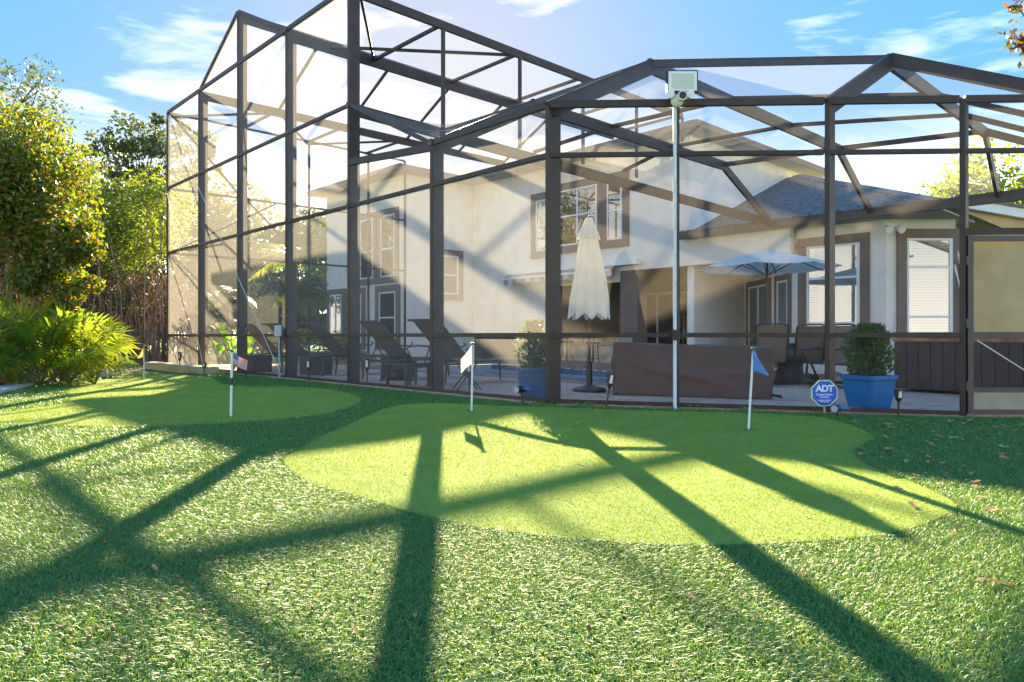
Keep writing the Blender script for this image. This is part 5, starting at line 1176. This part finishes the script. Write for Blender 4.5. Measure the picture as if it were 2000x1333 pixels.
# bamboo thicket: one mass
def bamboo():
    cen = []; r = random.Random(3); mb = MB()
    for i in range(150):
        x = r.uniform(-16.5, -9.6); y = r.uniform(19.0, 23.0); h = r.uniform(3.6, 5.9); lx, ly = r.uniform(-0.7, 0.7), r.uniform(-1.2, 0.2)
        mb.tube([(x, y, 0), (x + lx * 0.25, y + ly * 0.2, h * 0.5), (x + lx, y + ly, h)], [0.022, 0.017, 0.006], 5, False)
    for i in range(420):
        x = r.uniform(-16.5, -9.4); y = r.uniform(18.4, 20.5); h = r.uniform(0.9, 2.6); th = r.uniform(-1, 1)
        mb.tube([(x, y, 0), (x + th * 0.4, y - 0.1, h * 0.6), (x + th * 0.8 * h / 2, y - 0.2, h)], [0.009, 0.007, 0.003], 4, False)
    t = mb.build('bamboo_thicket', M['culm']); tag(t, 'dense bamboo thicket with dry brown canes behind the black fence', 'bamboo', kind='stuff')
    p1, _ = blobs((-13.0, 20.6, 4.4), (3.9, 2.2, 1.9), 22000, 110, 41); d = rng.normal(0, 1, (22000, 3)); d[:, 2] = -abs(d[:, 2]) * 0.7
    link('foliage', leaves_mesh('foliage', p1, 0.19, 0.2, d), M['leaf_bamboo'], t)['kind'] = 'stuff'
    p2, _ = blobs((-13.0, 20.4, 1.7), (3.7, 1.6, 1.7), 12000, 90, 42); d = rng.normal(0, 1, (12000, 3)); d[:, 2] = -abs(d[:, 2]) - 0.4
    link('foliage', leaves_mesh('foliage', p2, 0.2, 0.16, d), M['leaf_dry'], t)['kind'] = 'stuff'
    p3, _ = blobs((-12.6, 19.6, 2.6), (3.6, 1.0, 1.4), 2200, 60, 43); d = rng.normal(0, 1, (2200, 3)); d[:, 2] = -abs(d[:, 2]) - 0.2
    link('foliage', leaves_mesh('foliage', p3, 0.17, 0.2, d), M['leaf_dark'], t)['kind'] = 'stuff'
bamboo()
# hedge mass behind the end wall of the enclosure so the yard closes off
p1, _ = blobs((-16.5, 25.5, 1.8), (6.3, 1.8, 2.2), 24000, 120, 51)
o = link('hedge', leaves_mesh('hedge', p1, 0.16, 0.5), M['leaf_far']); tag(o, 'tall green hedge seen through the end screen', 'hedge', kind='stuff')

for i, x in enumerate((-14, -7, 0.5, 8, 15)):
    tree('garden_tree', 'garden tree opposite the house, mirrored in its windows', 'tree', (x, -14, 0), (x, -14, 3.6), (3.6, 1.6, 2.6), 7000, 0.42, 'leaf_bamboo', 'bark_grey', 70 + i, 26, 0.15, 1, 0.5, 'trees mirrored in the windows', 0, 6)
p1, _ = blobs((-11.5, 31.0, 1.9), (8.5, 1.3, 2.2), 26000, 150, 52)
o = link('hedge', leaves_mesh('hedge', p1, 0.3, 0.5), M['leaf_dark']); tag(o, 'dark green boundary hedge at the far end of the yard', 'hedge', kind='stuff')
# black picket fence in front of the bamboo
fn = thing('picket_fence', 'thin black metal fence in front of the bamboo', 'fence', (-12.2, 17.9, 0))
f0, f1 = Vector((-16.5, 18.0, 0)), Vector((-8.9, 18.0, 0))
for z in (0.2, 1.02):
    mb = MB(); mb.beam(f0 + Vector((0, 0, z)), f1 + Vector((0, 0, z)), 0.03, 0.035); mb.build('rail', M['black'], fn)
for i in range(5):
    p = f0.lerp(f1, i / 4); mb = MB(); mb.box((p.x - 0.03, p.y - 0.03, 0), (p.x + 0.03, p.y + 0.03, 1.12)); mb.build('post', M['black'], fn)
mb = MB()
for i in range(72):
    p = f0.lerp(f1, (i + 0.5) / 72); mb.box((p.x - 0.008, p.y - 0.008, 0.08), (p.x + 0.008, p.y + 0.008, 1.06))
mb.build('pickets', M['black'], fn)['kind'] = 'stuff'

# fan palmettos
def palmetto(x, y, n_f, size, label, seed):
    r = random.Random(seed); z0 = float(lawn_z(x, y)); t = thing('palmetto', label, 'palmetto', (x, y, z0), 0, 'palmettos in the bed')
    vs_, fs_ = [], []; mbs = MB()
    for i in range(n_f):
        an = r.uniform(0, 6.283); el = r.uniform(0.25, 1.35); L = size * r.uniform(0.6, 1.0)
        dr = Vector((math.cos(an) * math.cos(el), math.sin(an) * math.cos(el), math.sin(el))); tip = dr * L + Vector((0, 0, 0.05)); mid = dr * L * 0.5 + Vector((0, 0, 0.06 * L))
        mbs.tube([(0, 0, 0.02), mid, tip], [0.012, 0.009, 0.006], 5, False)
        side = dr.cross(Vector((0, 0, 1))); side = side.normalized() if side.length > 1e-3 else Vector((1, 0, 0)); nrm_ = side.cross(dr).normalized()
        tw = r.uniform(-0.7, 0.7); side = (side * math.cos(tw) + nrm_ * math.sin(tw)).normalized()
        nb = 17; fl = size * r.uniform(0.5, 0.75)
        for k in range(nb):
            th = R(-112 + 224 * k / (nb - 1)); d = dr * math.cos(th) + side * math.sin(th); l = fl * (0.75 + 0.25 * math.cos(th)) * r.uniform(0.85, 1.05)
            w = 0.022 * size / 0.9; pw = d.cross(nrm_).normalized() * w; e0 = tip; e1 = tip + d * l * 0.55 + nrm_ * 0.03; e2 = tip + d * l - Vector((0, 0, l * r.uniform(0.1, 0.4)))
            o = len(vs_); vs_ += [e0, e1 + pw, e2, e1 - pw]; fs_.append((o, o + 1, o + 2, o + 3))
    mbs.build('stems', M['palmetto'], t, local=True)
    link('fronds', np_mesh('fronds', [tuple(v) for v in vs_], fs_), M['palmetto'], t)
pm_pos = [(-9.6, 12.3, 17, 1.15, 'bright fan palmetto at the open end of the bed'), (-8.5, 12.7, 18, 1.15, 'tall fan palmetto below the bushy tree'), (-8.3, 13.2, 18, 1.05, 'fan palmetto with long fingers beside the concrete block'), (-8.6, 14.4, 15, 1.0, 'fan palmetto arching over the concrete block'), (-9.0, 11.9, 12, 0.85, 'low fan palmetto at the bed edge'), (-10.6, 12.9, 16, 1.2, 'fan palmetto behind the bed edge stones'), (-8.6, 12.3, 10, 0.7, 'small fan palmetto in front of the tall one'), (-7.75, 13.1, 8, 0.5, 'drooping small palmetto behind the concrete block'), (-9.3, 13.1, 14, 1.25, 'upright fan palmetto against the brown stems'), (-9.4, 15.2, 14, 1.1, 'shaded fan palmetto by the black fence')]
for i, (x, y, n_, s_, l_) in enumerate(pm_pos): palmetto(x, y, n_, s_, l_, 100 + i)

# feather palms inside the enclosure
def feather_palm(x, y, h, n_f, fl, label, seed, z0=0.14, m='palm'):
    r = random.Random(seed); t = thing('feather_palm', label, 'palm', (x, y, z0), 0, 'palms by the house'); mb = MB()
    bx_, by_ = r.uniform(-0.15, 0.15), r.uniform(-0.15, 0.15)
    mb.tube([(0, 0, 0), (bx_ * 0.4, by_ * 0.4, h * 0.5), (bx_, by_, h)], [0.06, 0.045, 0.035], 8); mb.build('trunk', M['palm_trunk'], t, local=True, smooth=True)
    vs_, fs_ = [], []; c0 = Vector((bx_, by_, h)); ms = MB()
    for i in range(n_f):
        an = i * 2.4 + r.uniform(-.3, .3); el = r.uniform(0.2, 1.2); L = fl * r.uniform(0.8, 1.1); pts = []
        for k in range(9):
            u = k / 8; pts.append(c0 + Vector((math.cos(an), math.sin(an), 0)) * (L * u * math.cos(el * (1 - 0.35 * u))) + Vector((0, 0, L * (u * math.sin(el) - 0.75 * u * u * (1.1 - 0.4 * el)))))
        ms.tube(pts, [0.014 * (1 - 0.8 * k / 8) for k in range(9)], 4, False)
        for k in range(1, 34):
            u = k / 34 * 8; j = min(7, int(u)); p = pts[j].lerp(pts[j + 1], u - j); ax = (pts[j + 1] - pts[j]).normalized(); sd = ax.cross(Vector((0, 0, 1))).normalized()
            for s in (-1, 1):
                l = fl * 0.34 * math.sin(math.pi * (0.12 + 0.83 * k / 34)) * r.uniform(0.85, 1.1); d = (sd * s + ax * 0.75 + Vector((0, 0, r.uniform(-0.5, 0.1)))).normalized(); w = ax * 0.019
                o = len(vs_); e1 = p + d * l * 0.5; vs_ += [p, e1 + w, p + d * l - Vector((0, 0, l * 0.25)), e1 - w]; fs_.append((o, o + 1, o + 2, o + 3))
    ms.build('stems', M['palm'], t, local=True); link('fronds', np_mesh('fronds', [tuple(v) for v in vs_], fs_), M[m], t)
feather_palm(-5.75, 18.6, 1.85, 13, 1.25, 'feather palm with a slim trunk behind the chaise row', 61)
feather_palm(-5.1, 19.6, 0.35, 12, 1.5, 'low bushy feather palm below the window', 62, m='palmetto')
feather_palm(-8.1, 20.3, 1.9, 11, 1.1, 'dark feather palm seen through the end bay', 63)
feather_palm(-6.6, 21.0, 3.0, 12, 1.3, 'taller feather palm beside the tall screen post', 64, m='palmetto')
# white bird of paradise in the corner bed
p0 = AB(10.35, 0.55); t = thing('paradise_plant', 'broad leaved bright green plant behind the corner screen', 'plant', (p0.x, p0.y, 0.14)); vs_, fs_ = [], []; ms = MB(); r = random.Random(5)
for i in range(15):
    an = r.uniform(0, 6.283); L = r.uniform(0.35, 0.95); lean = r.uniform(0.1, 0.6); tip = Vector((math.cos(an) * lean * 0.6, math.sin(an) * lean * 0.6, L)); ms.tube([(0, 0, 0), tip * 0.5 + Vector((0, 0, 0.05)), tip], [0.014, 0.011, 0.007], 5, False)
    d = Vector((math.cos(an) * 0.5, math.sin(an) * 0.5, 0.7)).normalized(); sd = d.cross(Vector((r.uniform(-1, 1), r.uniform(-1, 1), 0.3))).normalized(); ll, ww = r.uniform(0.26, 0.40), r.uniform(0.09, 0.13); o = len(vs_)
    for k in range(7):
        u = k / 6; w = ww * math.sin(math.pi * (0.08 + 0.9 * u)) ** 0.7; c = tip + d * ll * u - Vector((0, 0, 0.12 * u * u)); vs_ += [c + sd * w, c - sd * w]
    fs_ += [(o + 2 * k, o + 2 * k + 1, o + 2 * k + 3, o + 2 * k + 2) for k in range(6)]
ms.build('stems', M['paradise'], t, local=True); link('leaves', np_mesh('leaves', [tuple(v) for v in vs_], fs_), M['paradise'], t)
# weeds at the screen foot
for i, (px, py) in enumerate([(1060, 793), (1145, 797), (1455, 806), (756, 760), (1352, 801)]):
    p = ground(px, py); n_ = 90; an = rng.random(n_) * 6.28; rr = rng.random(n_) * 0.09; c = np.stack([rr * np.cos(an) * 1.6, rr * np.sin(an), 0.012 + rng.random(n_) * 0.05], -1)
    o = link('weed_tuft', leaves_mesh('weed_tuft', c, 0.035, 0.4), M['palmetto']); o.location = p; tag(o, 'small green weed tuft growing at the screen base', 'weed', 'weeds along the screen base', 'stuff')

# ------------------------------------------------------------------ artificial turf blades
def blades():
    N = 2800000
    y = 1.3 + (rng.random(N) ** 1.7) * 13.5; x = (rng.random(N) * 2 - 1) * (0.80 * y + 0.9)
    target = 22000 * np.minimum(1, (3.2 / y) ** 2)
    dens_raw = N / 13.5 * (1 / 1.7) * np.maximum((y - 1.3) / 13.5, 1e-4) ** (1 / 1.7 - 1) / (2 * (0.80 * y + 0.9))
    keep = rng.random(N) < target / dens_raw
    x, y = x[keep], y[keep]
    ok = ~in_poly(x, y, green_1) & ~in_poly(x, y, green_2) & ~inside_deck(x, y, -0.10) & ~in_poly(x, y, bed)
    x, y = x[ok], y[ok]; n = len(x); z = lawn_z(x, y)
    an = rng.random(n) * 6.283; sc_ = np.maximum(1, y / 3.6); h = (0.016 + 0.014 * rng.random(n)) * np.minimum(sc_, 1.5); w = (0.0011 + 0.0008 * rng.random(n)) * sc_
    lean = 0.5 + 1.1 * rng.random(n); la = an + rng.normal(0, 0.5, n) + 1.57
    lx, ly = np.cos(la) * lean * h, np.sin(la) * lean * h; wx, wy = np.cos(an) * w, np.sin(an) * w
    b0 = np.stack([x - wx, y - wy, z], -1); b1 = np.stack([x + wx, y + wy, z], -1)
    m0 = np.stack([x - wx * 0.9 + lx * 0.4, y - wy * 0.9 + ly * 0.4, z + h * 0.8], -1); m1 = np.stack([x + wx * 0.9 + lx * 0.4, y + wy * 0.9 + ly * 0.4, z + h * 0.8], -1)
    t0 = np.stack([x + lx, y + ly, z + h * (0.8 + 0.25 * rng.random(n))], -1)
    v = np.stack([b0, b1, m1, m0, t0], 1).reshape(-1, 3); i0 = np.arange(n, dtype=np.int32) * 5
    tri = np.stack([i0, i0 + 1, i0 + 2, i0, i0 + 2, i0 + 3, i0 + 3, i0 + 2, i0 + 4], -1).reshape(-1, 3)
    o = link('turf_blades', np_mesh('turf_blades', v, tri), M['turf']); tag(o, 'short green artificial turf around the putting greens', 'turf', kind='stuff'); print('blades', n)
blades()
def nap():
    N = 900000; y = 3.0 + rng.random(N) * 10; x = -10 + rng.random(N) * 17
    keep = rng.random(N) < np.minimum(1, (5.0 / y) ** 2); x, y = x[keep], y[keep]
    ok = in_poly(x, y, green_1) | in_poly(x, y, green_2); x, y = x[ok], y[ok]; n = len(x); z = lawn_z(x, y) + 0.0135
    an = rng.random(n) * 6.283; sc_ = np.maximum(1, y / 4.5); h = (0.006 + 0.006 * rng.random(n)) * np.minimum(sc_, 1.4); w = (0.0016 + 0.001 * rng.random(n)) * sc_
    la = rng.random(n) * 6.283; ln = 0.6 + rng.random(n)
    v = np.stack([np.stack([x - np.cos(an) * w, y - np.sin(an) * w, z], -1), np.stack([x + np.cos(an) * w, y + np.sin(an) * w, z], -1), np.stack([x + np.cos(la) * ln * h, y + np.sin(la) * ln * h, z + h], -1)], 1)
    o = link('putting_nap', np_mesh('putting_nap', v.reshape(-1, 3), np.arange(3 * n, dtype=np.int32).reshape(n, 3)), M['nap']); tag(o, 'very short yellow green nap of the putting greens', 'turf', kind='stuff'); print('nap', n)
nap()

# ------------------------------------------------------------------ fallen leaves, acorns, pod
lm = []
for k in range(3):
    mb = MB(); L, W, cu = 0.05 + 0.012 * k, 0.022, 0.012 + 0.006 * k
    vs_ = [(-L, 0.3 * W, 0.010), (-L * 0.35, W * (0.8 + 0.3 * k), cu * 1.4), (L * (0.3 + 0.1 * k), W * 0.7, cu * 0.7), (L, -0.2 * W, 0.012 + 0.004 * k), (L * 0.45, -W * (0.9 - 0.2 * k), cu * 1.6), (-L * 0.25, -W * 0.75, cu * 0.5), (0, 0, 0.0)]
    mb._add(vs_, [(0, 6, 1), (1, 6, 2), (2, 6, 3), (3, 6, 4), (4, 6, 5), (5, 6, 0)]); o = mb.build('fallen_leaf', M['fallen']); lm.append(o.data); bpy.data.objects.remove(o)
r = random.Random(9); cnt = 0
def drop(px, py, me, name, label, cat, group, s=1.0, z=0.028):
    p = ground(px, py)
    if inside_deck(np.array([p.x]), np.array([p.y]), -0.02)[0]: return
    g = in_poly(np.array([p.x]), np.array([p.y]), green_1)[0] or in_poly(np.array([p.x]), np.array([p.y]), green_2)[0]
    if g and px > 1600 and r.random() < 0.8: return
    o = bpy.data.objects.new(name, me); col.objects.link(o); o.location = (p.x, p.y, p.z + (0.016 if g else z)); o.rotation_euler = (r.uniform(-.25, .25), r.uniform(-.25, .25), r.uniform(0, 6.28)); o.scale = (s, s, s); tag(o, label, cat, group)
for i in range(120): drop(r.uniform(1650, 2000), 822 + 190 * r.random() ** 1.4, r.choice(lm), 'fallen_leaf', 'dry brown leaf lying on the shaded turf near the screen door', 'leaf', 'fallen leaves on the turf by the door', r.uniform(0.3, 0.65))
for i in range(50): drop(r.uniform(620, 1640), r.uniform(772, 850), r.choice(lm), 'fallen_leaf', 'small dry leaf lying along the foot of the screen', 'leaf', 'fallen leaves along the screen', r.uniform(0.3, 0.6))
for i in range(34): drop(r.uniform(0, 2000), r.uniform(850, 1330), r.choice(lm), 'fallen_leaf', 'single dry leaf lying on the open turf', 'leaf', 'scattered leaves on the lawn', r.uniform(0.2, 0.42))
mb = MB(); mb.lathe([(0.001, 0), (0.007, 0.003), (0.010, 0.011), (0.007, 0.019), (0.001, 0.022)], 8); o = mb.build('acorn', M['acorn'], smooth=True); am = o.data; bpy.data.objects.remove(o)
for i in range(46): drop(min(1990, abs(r.gauss(420, 330))), r.uniform(1000, 1325), am, 'acorn', 'small brown acorn lying in the turf', 'acorn', 'acorns scattered on the turf', r.uniform(0.5, 0.75), 0.022)
p = ground(1940, 1153); mb = MB(); vs_ = []
for i in range(9):
    u = i / 8; w = 0.0105 * math.sin(math.pi * (0.1 + 0.85 * u)) ** 0.6; x_ = -0.07 + 0.14 * u; y_ = 0.012 * math.sin(u * 3.0); z_ = 0.026 + 0.010 * math.sin(u * 5)
    vs_ += [(x_, y_ - w, z_ + 0.006), (x_, y_, z_), (x_ + 0.003, y_ + w, z_ + 0.008 * u)]
mb._add(vs_, [(3 * i + k, 3 * i + 3 + k, 3 * i + 4 + k, 3 * i + 1 + k) for i in range(8) for k in range(2)])
o = mb.build('long_leaf', M['pod'], smooth=True); o.location = p; o.rotation_euler = (0, 0, -0.12); tag(o, 'long curled reddish leaf lying on the turf', 'leaf')
